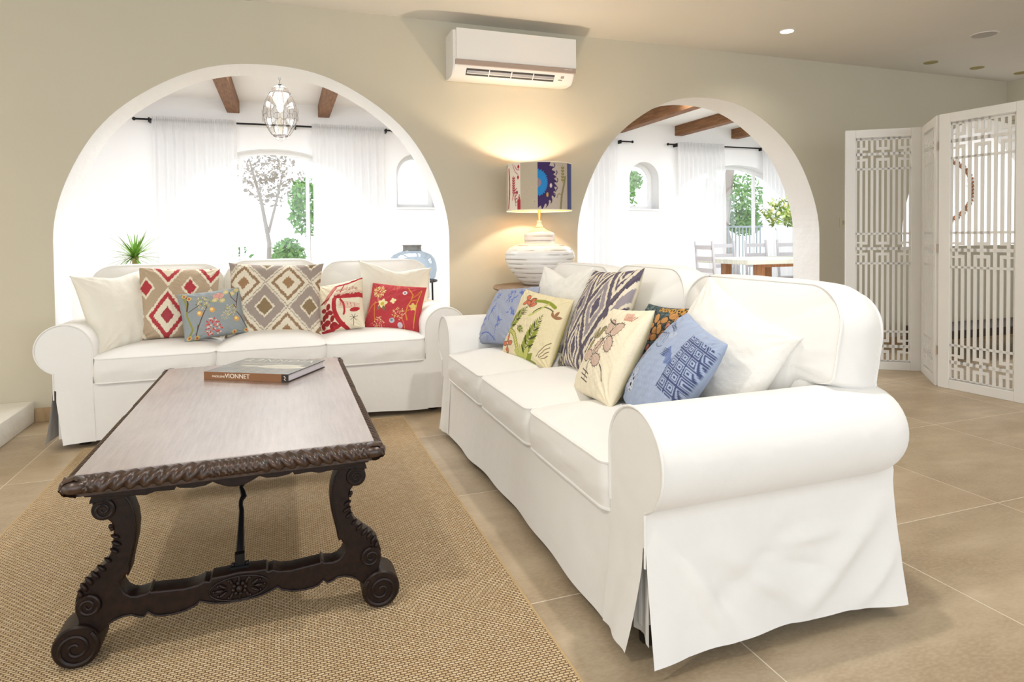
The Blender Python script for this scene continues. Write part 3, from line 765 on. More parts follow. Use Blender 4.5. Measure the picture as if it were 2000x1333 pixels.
def p_redtoile(c):
    c.C[:] = np.array(CR)/255.; rd = (178, 44, 52); pk = (205, 110, 104)
    c.curve((-2, 4), (-4, -6), (4, -16), 3.0, rd, n=12); c.curve((-1, 6), (6, 4), (15, 4.5), 3.2, rd); c.curve((2, 3), (6, -2), (4, -7), 1.3, rd)
    for i in range(9): c.ell((-1+i*1.9, 7+.6*math.sin(i*2)), 1.25, .9, .3*i, (218, 190, 170)); c.line([(-2+i*1.9, 6.2), (-1+i*1.9, 6.0)], .3, (120, 60, 50))
    for i in range(7): c.ell((0+i*2, 9.6+.5*math.sin(i*3)), 1.2, .8, .4*i, (206, 170, 150)); c.line([(i*2-1, 8.9), (i*2, 8.7)], .25, (150, 60, 60))
    c.line([(-2, 13), (6, 13.5), (15, 16)], 1.3, rd); c.line([(4, 13), (2, 8)], .7, rd); c.line([(-2, 12), (-9, 3)], 2.6, pk, .8); c.line([(-1, 12), (-8, 3)], .3, rd)
    c.line([(-15, 1.6), (-6, 5)], .7, (140, 56, 52)); c.line([(-12, 2.6), (-8, 4.4)], 1.2, (140, 56, 52))
    for k in range(5): c.line([(2+k*2.2, 1.5-k*.6), (2.6+k*2.2, -.9-k*.6)], .25, rd); c.line([(1, 1.5-k*.9), (14, -1.5-k*.9)], .25, pk)
    c.ell((11, -5), 3, 1.4, .1, rd)
    for cc in ((-7.5, -3), (-11, -9.5), (-5, -11)): c.petals(cc, 4.4, 1.5, (1.2, 2.9, 4.6, -.6), (150, 36, 42), rd, False)
    c.line([(-16, -16), (-6, -15.5), (3, -13)], 2.0, rd)
    for a in (.3, 1.1, 2.0, 2.8, 3.8, 5.2): c.line([(10, -10), (10+2.6*math.cos(a), -10+2.2*math.sin(a))], .22, (50, 40, 40))
    c.line([(10, -10), (9, -15)], .25, (60, 40, 40))
def p_redfloral(c):
    c.C[:] = np.array((186, 60, 68))/255.; ye = (222, 196, 112); cr = (240, 226, 176); og = (214, 138, 62); gn = (128, 112, 78)
    c.curve((-17, -6), (-14, 2), (-9, 1), .55, og); c.line([(-13, 1.5), (-12.6, -2.5), (-11.5, -8), (-10.5, -12)], .5, og)
    for i in range(46):
        a = i*2.4; r = math.sqrt(i/46); c.leaf((-11.5+3.6*r*math.cos(a), 8.5+3.6*r*math.sin(a)), a, 1.3, .45, [cr, ye, (196, 160, 88)][i % 3])
    c.burst((-1, 13), 2.4, [ye, (200, 110, 90)], 26); c.burst((4, -5.5), 3.8, [cr, ye, (206, 120, 96)], 70); c.burst((-8, -12.5), 3.6, [cr, (214, 150, 120)], 60)
    for a in (.4, 1.5, 2.6, 3.9, 5.1): c.leaf((-7.5, 0), a, 3.6, 1.3, cr)
    c.ell((-7.5, 0), 1.3, 1.2, 0, (206, 190, 70)); c.leaf((-9, -1), -1.9, 4, .9, gn); c.leaf((-6.8, -1), -1.2, 4, .9, gn); c.leaf((-10, 2), 2.4, 3, .8, (196, 120, 110))
    for a in (.6, 2.0, 3.4, 4.9): c.leaf((-.8, 2.5), a, 2.2, .9, cr)
    c.ell((5.5, 9), 1.5, 1.5, 0, (228, 226, 222)); c.ell((5.5, 9), .7, .7, 0, (110, 120, 150)); c.ell((.5, -10.5), 1.7, 1.7, 0, (190, 196, 214)); c.ell((.3, -10.2), .9, .8, 0, (120, 140, 130))
    c.ell((6, -13), 1.6, 2, .4, (204, 196, 210)); c.curve((6, -8), (9, -11), (9, -16), .35, (214, 140, 90))
    c.line([(7, 13), (11, 8), (10.5, 4), (9, 0), (8.5, -5), (10, -9)], .8, og); c.line([(10.5, 5), (14, 9), (15.5, 13)], .6, (200, 120, 50)); c.line([(11, 4), (14, 5)], .5, og)
    for a in (.5, 1.8, 3.0, 4.4, 5.4): c.leaf((12.5, 0), a, 2.8, 1.0, ye)
    c.line([(12, -1), (9.5, -3)], .4, og); c.line([(15.8, 12), (14.5, 2), (14.6, -14)], .5, (200, 170, 60))
def p_bluetoile(c):
    c.C[:] = np.array((158, 166, 188))/255.; b = (92, 112, 186); r = random.Random(3)
    def sprig(p, s=1.0, k=9):
        for i in range(k):
            a = r.uniform(0, 6.28); c.leaf((p[0]+r.uniform(-1.6, 1.6)*s, p[1]+r.uniform(-1.6, 1.6)*s), a, 2.6*s, .42*s, b, .85)
    for p in ((-10, 9), (3, 11), (6, 8), (12, 11), (-6, 2), (4, -6), (-13, -6), (11, 0)): sprig(p, 1.0)
    c.curve((-6, 4), (-9, -2), (-7, -5), .5, b); c.curve((-12, -12), (-3, -10), (1, -15), .6, b); c.line([(2, -12), (4, -4)], .4, b); c.line([(-15, 2), (-12, 7)], .4, b)
    for k in range(8): c.line([(-6+k*1.1, -13), (-8+k*1.3, -15.5)], .25, b, .8)
def p_green(c):
    c.C[:] = np.array((226, 214, 178))/255.; g = (138, 148, 52); dk = (66, 72, 34); lg = (190, 192, 110); co = (206, 116, 84); bk = (70, 52, 44)
    c.curve((-2, 12), (6, 14), (12, 11), 1.7, g); c.curve((0, 6), (4, 12), (12, 9), .5, dk); c.curve((-2, 4), (2, 6), (7, 12), 1.0, lg)
    c.petals((-7, 11.5), 4.4, 1.3, (2.6, 3.7, .3, 5.6), co, bk, False); c.petals((-4.5, 9), 4.0, 1.2, (.4, 1.5, 2.6), co, bk, False); c.line([(-7, 8), (-6, 4)], .25, bk)
    for k in range(3): c.line([(-8.5, 5.5-k), (-4.5, 6.3-k)], .22, bk)
    c.fern((-17, -7), .95, 19, g, dk, 14, 5.0); c.fern((2, -17), 1.35, 24, g, dk, 16, 5.6); c.fern((-8, -2), -.3, 7, g, dk, 8, 2.5)
    c.curve((-18, -6), (-6, -2), (-2, -16), 2.4, g, n=12); c.curve((-18, -6), (-6, -2), (-2, -16), 1.5, (214, 204, 130), n=12)
    for t in np.linspace(.05, .95, 16):
        x = (1-t)**2*-18+2*t*(1-t)*-6+t*t*-2; y = (1-t)**2*-6+2*t*(1-t)*-2+t*t*-16; c.line([(x-.9, y-.9), (x+.9, y+.9)], .3, g)
    c.petals((-12.5, -11.5), 4.6, 1.3, (.2, 1.7, 3.3, 4.9), co, bk, False)
    for a in (.2, .7, 1.2, 2.0, 2.6): c.leaf((2, -18), a, 9, 1.4, lg if a > 1 else g)
    for k in range(4): c.curve((11+k*1.2, -13), (13+k*1.2, -9-k), (17, -5-k*2), .3, (104, 84, 66))
    for a in (.3, 1.2, 2.3): c.leaf((14, 6), a, 4, .8, (150, 110, 80))
def p_offwhite(c):
    c.C[:] = np.array((236, 226, 202))/255.; pk = (206, 180, 164); bk = (46, 38, 34); ol = (150, 140, 96)
    c.petals((4, 5), 7.2, 2.4, (.7, 2.2, -.8), pk, bk); c.petals((-6, 3), 6.0, 1.7, (.9, 2.4, 4.2), ol, bk); c.petals((-1, -4), 7.2, 2.4, (1.2, -.2, 3.1), pk, bk)
    c.curve((4, 5), (0, 2), (-1, -4), .4, bk); c.line([(-1, -4), (-2, -13)], .4, bk)
    for k in range(3): c.line([(-5.5, -9-k*1.7), (1.5, -10.5-k*1.5)], .4, bk)
    for k in range(7): c.line([(6+k*.8, 15), (7.5+k*.8, 12)], .5, (206, 150, 130)); c.line([(7.5+k*.8, 12), (9+k*.8, 14)], .3, (170, 110, 100))
    c.curve((-4, 12), (2, 9), (6, 10), .5, bk); c.curve((8, -6), (11, -8), (12, -11), .5, bk); c.line([(-16, -12), (-15, 2)], .4, bk)
def p_dark(c):
    c.C[:] = np.array((72, 88, 92))/255.; og = (206, 152, 92); pk = (208, 140, 124); bk = (30, 34, 34)
    r = random.Random(5)
    for i in range(26): c.curve((r.uniform(-16, 16), r.uniform(-16, 16)), (r.uniform(-16, 16), r.uniform(-16, 16)), (r.uniform(-16, 16), r.uniform(-16, 16)), .35, (110, 128, 128) if i % 2 else bk)
    for p, cl in (((2, 8), og), ((9, 11), og), ((13, 13), og), ((-2, 2), pk), ((6, 4), og), ((11, 5), pk), ((14, 8), og), ((3, -4), pk), ((-8, 12), (90, 110, 112))): c.petals(p, 4.6, 1.5, (.4, 1.9, 3.4, 5.0), cl, bk, False)
    for i in range(8): c.ell((0+i*2.2, 14.5), 1.0, 1.0, 0, (200, 150, 70)); c.ell((i*2.2, 14.5), .4, .4, 0, bk)
def p_dog(c):
    c.C[:] = np.array((160, 174, 202))/255.; bk = (58, 66, 92); r = random.Random(9); li = (196, 204, 220)
    for i in range(60):
        x = r.uniform(-20, 20); c.line([(x, -18), (x+r.uniform(-.5, .5), 18)], .12, (150, 166, 198), .5)
    # spaniel head with curly ears
    c.ell((-6, -9), 4.0, 4.4, .1, (176, 186, 208)); c.ell((-3.6, -11), 2.3, 1.9, 0, li)
    for i in range(44):
        a = r.uniform(1.8, 4.6); q = (-10+r.uniform(-2.6, 1.6), -10+r.uniform(-4.5, 3)); c.curve(q, (q[0]+r.uniform(-1, 1), q[1]-1), (q[0]+r.uniform(-1, 1), q[1]-2.2), .22, bk, n=3)
    for a in np.linspace(0, 6.1, 22): c.ell((-6+4.1*math.cos(a), -9+4.4*math.sin(a)), .22, .22, 0, bk)
    for p in ((-6.8, -8), (-3.8, -8.4)): c.ell(p, .55, .6, 0, (24, 26, 38))
    c.ell((-4.0, -10.6), .9, .6, 0, (24, 26, 38))
    for i in range(12): c.ell((-6+r.uniform(-3, 3), -9+r.uniform(-3.5, 3.5)), .18, .18, 0, bk)
    c.curve((-4, -12), (-3, -12.7), (-2, -12), .25, bk); c.curve((-15, -8), (-12, -2), (-9, 2), .3, bk); c.curve((-13, -7), (-10, -3), (-8.5, -1), .25, bk)
    for k in range(5): c.curve((-15+k*1.6, 15-k*.5), (-13+k*2, 11+k*.6), (-9+k*1.8, 13-k*.7), .24, bk); c.curve((-16+k*2.1, 8+k*.5), (-12+k*2, 10), (-11+k*2.1, 6.5), .22, bk)
    c.ell((-3, 10.5), 2.2, 1.4, .3, li, .5); c.curve((-8, 5), (-5, 3.5), (-2, 5.5), .24, bk)
    for k in range(14): c.line([(3+k*.5, 7.5-k*.25), (2.4+k*.55, 4.6-.5*math.sin(k)-k*.2)], .4, (84, 104, 160))
    for k in range(5): c.line([(1.5, 6-k*.6), (4, 6.4-k*.6)], .24, bk)
    X, Y = c.x, c.y; msk = (X > 9.0-.25*(Y-4)) & (Y > -4) & (Y < 15); P = (X+Y*.3)/3.4; Q = Y/3.2
    d = 2*np.maximum(abs(P-np.floor(P)-.5), abs(Q-np.floor(Q)-.5)); lines = ((d > .86) | ((d > .5) & (d < .68)) | (d < .22)); c.put((msk & lines).astype(float), (62, 72, 112), .95)
def p_zebra(c):
    c.C[:] = np.array((150, 136, 128))/255.
    for k in range(14): c.curve((-20, -14+k*2.3), (0, -8+k*2.6), (20, -16+k*2.2), .9, (52, 44, 46), n=10)

b1 = 0.0; b2 = -PI/2
pillow('p', (-.862, 4.125, .668), .85, .36, -.05, .45, .44, .17, b1, 'plain cream linen pillow in the left corner of the back sofa', mat=m_cream, seed=1, dent=.02, tip=.05, group=None)
pillow('p', (-.585, 4.185, .688), .18, .34, .05, .43, .43, .15, b1, 'red and taupe ikat pillow with diamonds on the back sofa', paint=p_redikat, seed=2)
pillow('p', (-.395, 4.055, .628), .30, .32, -.08, .345, .28, .12, b1, 'small blue-grey pillow printed with flowers, in front of the red ikat one', paint=p_bluefloral, back=p_zebra, seed=3)
pillow('p', (-.055, 4.155, .688), -.06, .28, .03, .54, .45, .16, b1, 'wide brown and taupe ikat pillow in the middle of the back sofa', paint=p_brownikat, seed=4, tip=.03)
pillow('p', (.335, 4.15, .628), -.6, .36, -.22, .30, .33, .12, b1, 'small cream pillow with a red scenic print on the back sofa', paint=p_redtoile, seed=5)
pillow('p', (.690, 4.285, .672), .12, .27, .13, .48, .42, .13, b1, 'plain cream pillow behind the small red floral one on the back sofa', mat=m_cream, seed=6, dent=.035, tip=.05)
pillow('p', (.665, 4.105, .612), -.38, .46, .10, .36, .31, .11, b1, 'small red pillow with yellow flowers at the right end of the back sofa', paint=p_redfloral, back=(200, 178, 80), seed=7)
pillow('p', (1.075, 3.085, .650), .15, .50, -.12, .40, .32, .13, b2, 'dusty blue pillow with darker blue sprigs at the far end of the near sofa', paint=p_bluetoile, back=(150, 158, 180), seed=8)
pillow('p', (1.115, 2.79, .625), .30, .40, .08, .37, .34, .12, b2, 'cream pillow with green ferns and coral flowers on the near sofa', paint=p_green, back=(206, 196, 130), seed=9)
pillow('p', (1.30, 2.94, .680), .13, .22, -.015, .45, .44, .14, b2, 'plain cream pillow behind the fern and dusty blue ones', mat=m_creamw, seed=10, dent=.04, tip=.05)
pillow('p', (1.255, 2.43, .690), -.12, .40, -.065, .51, .47, .15, b2, 'large grey and purple ikat pillow in the middle of the near sofa', paint=p_greyikat, seed=11, tip=.03)
pillow('p', (1.105, 2.035, .628), -.16, .5, -.10, .36, .36, .13, b2, 'cream pillow embroidered with fringed pink petals, leaning over the near sofa seat', paint=p_offwhite, back=(212, 198, 158), seed=12)
pillow('p', (1.29, 2.02, .640), -.10, .28, -.045, .32, .32, .11, b2, 'dark teal pillow with orange flowers, half hidden behind the cream and blue ones', paint=p_dark, back=(60, 60, 50), seed=13)
pillow('p', (1.135, 1.715, .618), -.22, .62, .157, .37, .37, .15, b2, 'blue pillow with a sketched dog head beside the rolled arm', paint=p_dog, back=(150, 164, 190), seed=14)
pillow('p', (1.315, 1.70, .672), .10, .38, .36, .45, .36, .14, b2, 'plain ivory pillow leaning on the nearest back cushion', mat=m_creamw, seed=15, dent=.01, tip=.05)
#PART2
# ---------------------------------------------------------------- rug
rg = empty('rug', (-.165, 1.9, 0), 'sand coloured woven sisal rug under the carved coffee table', 'rug')
MB().box((-.80, -1.6, .001), (.80, 1.828, .010)).build('weave', m_rug, rg, smooth=False)
e = MB()
for a, b in (((-.807, -1.6, .001), (-.80, 1.838, .0108)), ((.80, -1.6, .001), (.807, 1.838, .0108)), ((-.80, 1.826, .001), (.80, 1.838, .0108))): e.box(a, b)
e.build('binding', m_rugedge, rg, smooth=False, bevel=.002)

# ---------------------------------------------------------------- carved coffee table
TX, TY, TZ = -.128, 2.42, .50
tb = empty('coffee_table', (TX, TY, 0), 'dark carved wooden coffee table with scrolled legs on the sisal rug', 'coffee table')
HX, HY = .376, .70; IX, IY = .350, .660
pm = MB(); pm.box((-IX, -IY, TZ-.034), (IX, IY, TZ))
pm.build('tabletop', m_top, tb, smooth=False, bevel=.0015)
def rope_side(L, flip):
    """carved half-round border, length L along x, outward = -y, both halves twisting away from a centre leaf"""
    ns, na = int(L*520), 14; P = np.zeros((ns, na, 3)); R = .026
    for i in range(ns):
        s = -L/2+L*i/(ns-1); e = L/2-abs(s); mid = abs(s)
        for j in range(na):
            a = math.radians(100-190*j/(na-1))
            tw = math.cos(2*PI*(abs(s)/.031)+a*2.9)
            amp = .0042*min(1, max(0, (e-.065)/.02))*min(1, max(0, (mid-.05)/.02))
            leafy = .0022*math.sin(s*420+3*math.sin(a*4))*(1-min(1, max(0, (e-.065)/.02))*min(1, max(0, (mid-.05)/.02)))
            r = R+amp*(abs(tw)**.6*math.copysign(1, tw)*.9)+leafy
            P[i, j] = (s, -math.cos(a)*r*1.25+.002, math.sin(a)*r*.78)
    return P
rp = MB()
for (L, ang, off) in ((2*HX-.012, 0, (0, -(HY-.036))), (2*HX-.012, PI, (0, HY-.036)), (2*HY-.012, PI/2, (HX-.034, 0)), (2*HY-.012, -PI/2, (-(HX-.034), 0))):
    P = rope_side(L, 0); c, s = math.cos(ang), math.sin(ang); Q = P.copy()
    Q[..., 0] = c*P[..., 0]-s*P[..., 1]+off[0]; Q[..., 1] = s*P[..., 0]+c*P[..., 1]+off[1]; Q[..., 2] = P[..., 2]+TZ-.0235
    rp.grid(Q)
rp.box((-HX+.02, -HY+.02, TZ-.047), (HX-.02, HY-.02, TZ-.034))
rp.build('rope_border', m_rope, tb, angle=60)
for sx in (-1, 1):
    for sy in (-1, 1):
        cl = MB()
        cx, cy = sx*(HX-.030), sy*(HY-.032)
        cl.blob((cx, cy, TZ-.022), (.034, .036, .021), 16, 8)
        for k in range(4): cl.tube([(cx+sx*(k*.006-.004), cy-sy*.012, TZ-.006-.001*k), (cx+sx*(.008+k*.004), cy+sy*.002, TZ-.006-.002*k), (cx+sx*.020, cy+sy*(.016-.006*k), TZ-.014)], .003, 6)
        cl.build('corner_leaf', m_rope, tb)
# scrolled trestles
half_top = [(0, .174), (.034, .171), (.066, .170), (.072, .162), (.084, .165), (.10, .158), (.13, .155), (.164, .158), (.205, .161), (.209, .168), (.216, .160), (.238, .157), (.252, .160), (.264, .170), (.272, .185), (.274, .200), (.266, .206), (.262, .216), (.256, .212), (.252, .225), (.250, .240), (.244, .267), (.237, .30), (.234, .335), (.237, .365), (.245, .392), (.258, .412), (.268, .425)]
half_out = [(.330, .425), (.330, .40), (.290, .352), (.286, .335), (.287, .31), (.292, .280), (.303, .255), (.326, .232), (.350, .212), (.364, .195), (.371, .170), (.372, .145), (.365, .12), (.36, .09), (.33, .07), (.318, .080), (.300, .097), (.286, .105), (.268, .110), (.250, .110), (.240, .104), (.223, .099), (.213, .110), (.200, .098), (.186, .094), (.160, .092), (.130, .095), (.105, .104), (.095, .113), (.082, .108), (.060, .100), (.035, .096), (0, .095)]
loop = half_top+half_out
full = loop + [(-x, z) for x, z in loop[::-1][1:-1]]
def spiral(mb, cx, cz, r, y, turns=1.9, w=.0042, start=0, flip=1, n=46):
    pts = []
    for i in range(n):
        t = i/(n-1); a = start+flip*t*turns*2*PI; rr = r*(1-t*.86); pts.append((cx+rr*math.cos(a), y, cz+rr*math.sin(a)))
    mb.tube(pts, [w*(1-.35*i/n) for i in range(n)], 6)
def make_trestle(sign):
    """sign -1: carved face towards the camera"""
    y0 = -.605 if sign < 0 else .575; D = .058
    tr = MB(); vs, fs = poly_extrude(full, [], D, 'XZ', .004, res=2); tr.add([(x, y+y0-TX*0, z) for x, y, z in vs], fs)
    for sx in (-1, 1):
        def cyl(cx, cz, r, ya, yb, seg=36):
            pr = [(0, ya), (r*.93, ya), (r, ya+.005), (r, yb-.005), (r*.93, yb), (0, yb)]
            P = np.zeros((len(pr), seg, 3))
            for i, (rr, yy) in enumerate(pr):
                t = np.arange(seg)*2*PI/seg; P[i, :, 0] = cx+rr*np.cos(t); P[i, :, 1] = yy; P[i, :, 2] = cz+rr*np.sin(t)
            tr.grid(P, cv=True)
        cyl(sx*.305, .388, .0275, y0-.004, y0+D+.004); cyl(sx*.342, .155, .029, y0-.006, y0+D+.004)
        cyl(sx*.368, .062, .052, y0-.016, y0+D+.018, 44)
        # capital block under the apron
        v2, f2 = poly_extrude([(sx*.215, .447), (sx*.225, .432), (sx*.245, .415), (sx*.335, .408), (sx*.330, .425), (sx*.345, .447)], [], D+.014, 'XZ', .002); tr.add([(x, y+y0-.007, z) for x, y, z in v2], f2)
    o = tr.build('trestle', m_carved, tb, angle=35)
    # carving on the outward face
    fy = y0-.003 if sign < 0 else y0+D+.003; cvm = MB(); cy = -1 if sign < 0 else 1
    for sx in (-1, 1):
        spiral(cvm, sx*.305, .388, .0245, fy+cy*.002, 1.8, .0045, PI/2, sx)
        spiral(cvm, sx*.342, .155, .026, fy+cy*.004, 1.8, .0045, PI/2, sx)
        spiral(cvm, sx*.368, .062, .047, fy+cy*.014, 2.0, .0055, PI*.75 if sx > 0 else PI*.25, sx)
        edge = [(sx*x, fy, z) for x, z in ((.262, .420), (.248, .398), (.241, .370), (.239, .335), (.242, .30), (.249, .267), (.256, .24))]
        cvm.tube(edge, .0026, 6)
        for k, (x, z, s) in enumerate(((.281, .318, .9), (.279, .300, 1.0), (.284, .283, .9), (.298, .262, .8), (.312, .244, 1.0), (.326, .229, 1.1), (.339, .217, 1.1), (.350, .203, 1.1), (.358, .188, .9))):
            a = -sx*(.5+.08*k); R = Matrix.Rotation(a, 3, 'Y'); cvm.blob((sx*x, fy, z), (.013*s, .007, .0052*s), 10, 6, R=R)
        for (x, z) in ((.291, .345), (.288, .338)): cvm.blob((sx*x, fy, z), (.005, .005, .006), 8, 5)
    # moulded lower edge
    for sx in (-1, 1):
        low = [(sx*x, fy, z+.004) for x, z in half_out[16:]]; cvm.tube(low, .0024, 6)
    # rosette in its oval
    ring = [(.072*math.cos(t), fy, .133+.031*math.sin(t)) for t in np.linspace(0, 2*PI, 40, endpoint=False)]; cvm.tube(ring, .002, 6, closed=True)
    cvm.blob((0, fy, .133), (.010, .012, .010), 14, 8)
    for k in range(8):
        a = k*PI/4+.2; cvm.blob((.015*math.cos(a), fy, .133+.014*math.sin(a)), (.0062, .008, .0062), 8, 6)
    for k in range(12):
        a = k*PI/6; L = .030+.018*abs(math.cos(a)); R = Matrix.Rotation(-a, 3, 'Y'); cvm.blob((L*math.cos(a), fy, .133+(.021)*math.sin(a)), (.013, .006, .0042), 8, 6, R=R)
        cvm.blob(((L+.014)*math.cos(a), fy, .133+.026*math.sin(a)), (.004, .005, .004), 6, 5)
    cvm.build('carving', m_carved, o)
    # scalloped apron
    ap = [(-.345, .455), (-.335, .437), (-.205, .424), (-.185, .430), (-.142, .428), (-.138, .436), (-.13, .431), (-.10, .427), (-.073, .429), (-.055, .436), (-.045, .430), (-.02, .419), (0, .416), (.02, .419), (.045, .430), (.055, .436), (.073, .429), (.10, .427), (.13, .431), (.138, .436), (.142, .428), (.185, .430), (.205, .424), (.335, .437), (.345, .455)]
    vs, fs = poly_extrude(ap, [], .02, 'XZ', .002); ya = -.645 if sign < 0 else .625
    MB().add([(x, y+ya, z) for x, y, z in vs], fs).build('apron', m_carved, tb, angle=35)
    # wrought iron brace
    ib = MB(); n = 34; pts = []; rad = []
    ys = y0+.03
    for i in range(n):
        t = i/(n-1); yy = ys+(-sign)*(.02+.42*t**1.1); zz = .205+.262*t+.02*math.sin(PI*t); tw = .0045*math.sin(t*60)*(1 if .25 < t < .6 else 0)
        pts.append((tw, yy, zz)); rad.append(.0072+.0016*math.sin(t*60)*(1 if .25 < t < .6 else 0) + (.004*(1-t/.22) if t < .22 else 0))
    ib.tube(pts, rad, 8); ib.box((-.022, ys-.012, .172), (.022, ys+.018, .180)); ib.box((-.012, ys-.006, .178), (.012, ys+.014, .21))
    for bx in (-.017, .017): ib.blob((bx, ys-.002, .182), (.005, .005, .005), 8, 5)
    ib.build('iron_brace', m_iron, tb)
make_trestle(-1); make_trestle(1)
for sx in (-1, 1): MB().box((sx*.30-.012, -.62, .440), (sx*.30+.012, .62, .455)).build('side_rail', m_carved, tb, smooth=False)

# ---------------------------------------------------------------- book
bk = empty('book', (-.077, 2.825, TZ+.0005), 'thick grey hardback photo book with a brown spine on the coffee table', 'book', None, math.radians(-30.8))
BW, BD, BT = .366, .292, .031
m_bspine = plain('brown_cloth_spine', rgb(136, 92, 58), .55, var=.08); m_bblack = plain('dark_book_binding', rgb(40, 28, 26), .5)
m_pages = plain('white_page_block', rgb(214, 208, 214), .7, bump=.5, bscale=400); m_txt = plain('cream_print', rgb(236, 226, 208), .6)
n = 150; g = np.linspace(-1, 1, n); U, V = np.meshgrid(g, g, indexing='ij'); cvs = Canvas(U, V, BW, BD, (150, 152, 150), 3)
cvs.C[:] *= (1+.10*wob(U, V, 9)+.05*V)[..., None]; wh = (222, 220, 206)
cvs.line([(-14, 3.5), (-6, 3.2), (4, 4.2)], .8, wh, .7); cvs.ell((-6, -1.5), 5, 1.0, .05, wh, .9); cvs.leaf((-3, -2.2), .02, 22, 3.0, wh); cvs.leaf((-2, -.2), .10, 18, 2.2, wh, .9)
for k in range(6): cvs.line([(0+k*.3, -4.2+k*.75), (14, -5+k*1.1)], .16, (168, 168, 156))
cvs.ell((-16, -10), 8, 4, .3, (128, 130, 132), .6)
mbk = MB(); P = np.stack([U*BW/2, V*BD/2, np.full_like(U, BT)], -1); mbk.grid(P, cols=np.clip(cvs.C, 0, 1)); B2 = P.copy(); B2[..., 2] -= .0028
mbk.grid(B2, cols=np.full(P.shape, .2))
for (ia, ib_) in (((0, slice(None)), 0), ((-1, slice(None)), 0), ((slice(None), 0), 0), ((slice(None), -1), 0)):
    mbk.grid(np.stack([P[ia], B2[ia]], 0), cols=np.full((2, n, 3), .15))
def cov_mat():
    t = NT('glossy_printed_cover'); a = t.n('ShaderNodeAttribute'); a.attribute_name = 'Col'; t.base(a.outputs['Color']); t.set(Roughness=.25); return t.m
mbk.build('front_cover', cov_mat(), bk, smooth=False, recalc=False)
MB().box((-BW/2, -BD/2, 0), (BW/2, BD/2, .0028)).build('back_cover', m_bblack, bk, smooth=False)
MB().box((-BW/2+.004, -BD/2+.003, .0028), (BW/2-.005, BD/2-.005, BT-.0028)).build('pages', m_pages, bk, smooth=False)
sp = MB(); sp.box((-BW/2, -BD/2-.003, 0), (BW/2-.028, -BD/2+.001, BT)); so = sp.build('spine', m_bspine, bk, smooth=False)
MB().box((BW/2-.028, -BD/2-.003, 0), (BW/2, -BD/2+.001, BT)).build('spine_end', m_bblack, so, smooth=False)
def put_text(name, body, size, M4, parent, mat, spacing=1.0, align='CENTER'):
    vs, fs = text_mesh(body, size, .0004, spacing, align); vs = [tuple(M4 @ Vector(v)) for v in vs]
    return MB().add(vs, fs).build(name, mat, parent, smooth=False, recalc=False)
front = Matrix.Translation((-.035, -BD/2-.0034, .0165)) @ Matrix.Rotation(PI/2, 4, 'X')
put_text('spine_lettering', 'VIONNET', .025, front, so, m_txt, 1.0)
put_text('spine_lettering', 'MADELEINE', .011, Matrix.Translation((-.118, -BD/2-.0034, .0135)) @ Matrix.Rotation(PI/2, 4, 'X'), so, m_txt)
put_text('cover_lettering', 'VIONNET', .062, Matrix.Translation((.0, .105, BT+.0003)) @ Matrix.Rotation(PI, 4, 'Z'), bk, plain('pale_grey_print', rgb(190, 190, 182), .4), 1.25)
MB().tube([(BW/2-.017, -BD/2-.0034, .024), (BW/2-.010, -BD/2-.0034, .017), (BW/2-.016, -BD/2-.0034, .012), (BW/2-.010, -BD/2-.0034, .007)], .0013, 6).build('spine_emblem', m_txt, so)

# ---------------------------------------------------------------- side table and lamp
LX, LY = 1.665, 4.10
st = empty('side_table', (LX, LY, 0), 'round weathered wooden side table in the corner behind the two sofas', 'side table')
m_wth = wood('weathered_oak', rgb(128, 104, 82), rgb(178, 152, 124), (1.5, 9, 1), .6, 0, .3, 5, .25)
MB().lathe([(0, .690), (.300, .690), (.322, .700), (.327, .708), (.322, .720), (.300, .724), (0, .724)], 72).build('tabletop', m_wth, st, angle=50)
MB().lathe([(0, .02), (.05, .02), (.06, .08), (.035, .14), (.05, .30), (.035, .46), (.055, .60), (.09, .66), (.10, .690)], 32, cap=False).build('pedestal', m_wth, st)
for k in range(3):
    a = k*2*PI/3+.4; MB().tube([(.04*math.cos(a), .04*math.sin(a), .12), (.16*math.cos(a), .16*math.sin(a), .10), (.26*math.cos(a), .26*math.sin(a), .02)], [.026, .022, .018], 10).build('leg', m_wth, st)
lp = empty('table_lamp', (LX, LY, .7245), 'table lamp with a round white striped ceramic body and patterned drum shade', 'table lamp')
def ceramic():
    t = NT('white_glazed_ceramic'); v = t.coord(); sep = t.n('ShaderNodeSeparateXYZ'); t.l(v, sep.inputs[0])
    nz = t.noise(t.coord(scale=(1, 1, .4)), 5, 3); ad = t.n('ShaderNodeMath', operation='MULTIPLY_ADD'); t.l(nz, ad.inputs[0]); ad.inputs[1].default_value = .010; t.l(sep.outputs[2], ad.inputs[2])
    mo = t.n('ShaderNodeMath', operation='PINGPONG'); t.l(ad.outputs[0], mo.inputs[0]); mo.inputs[1].default_value = .0155
    line = t.ramp(mo.outputs[0], [(0.0, (1, 1, 1)), (.0012, (1, 1, 1)), (.0028, (0, 0, 0))])
    gate = t.ramp(t.noise(t.coord(scale=(1, 1, 3)), 7, 2), [(.44, (0, 0, 0)), (.56, (1, 1, 1))])
    f = t.mix(1.0, line, gate, 'MULTIPLY')
    t.base(t.mix(f, (0.83, 0.82, 0.80), rgb(120, 104, 88))); t.set(Roughness=.22)
    t.l(t.bump(line, -.5, .004), t.b.inputs['Normal']); return t.m
prof = [(0, .0), (.098, 0), (.125, .012), (.150, .035), (.175, .066), (.202, .10), (.224, .135), (.237, .165), (.242, .19), (.240, .215), (.228, .24), (.205, .260), (.165, .277), (.125, .284), (.109, .289), (.104, .30), (.106, .320), (.106, .345), (.102, .357), (.088, .366), (.060, .376), (.040, .388), (.026, .402), (.018, .416), (.015, .43), (.015, .445)]
fine = []
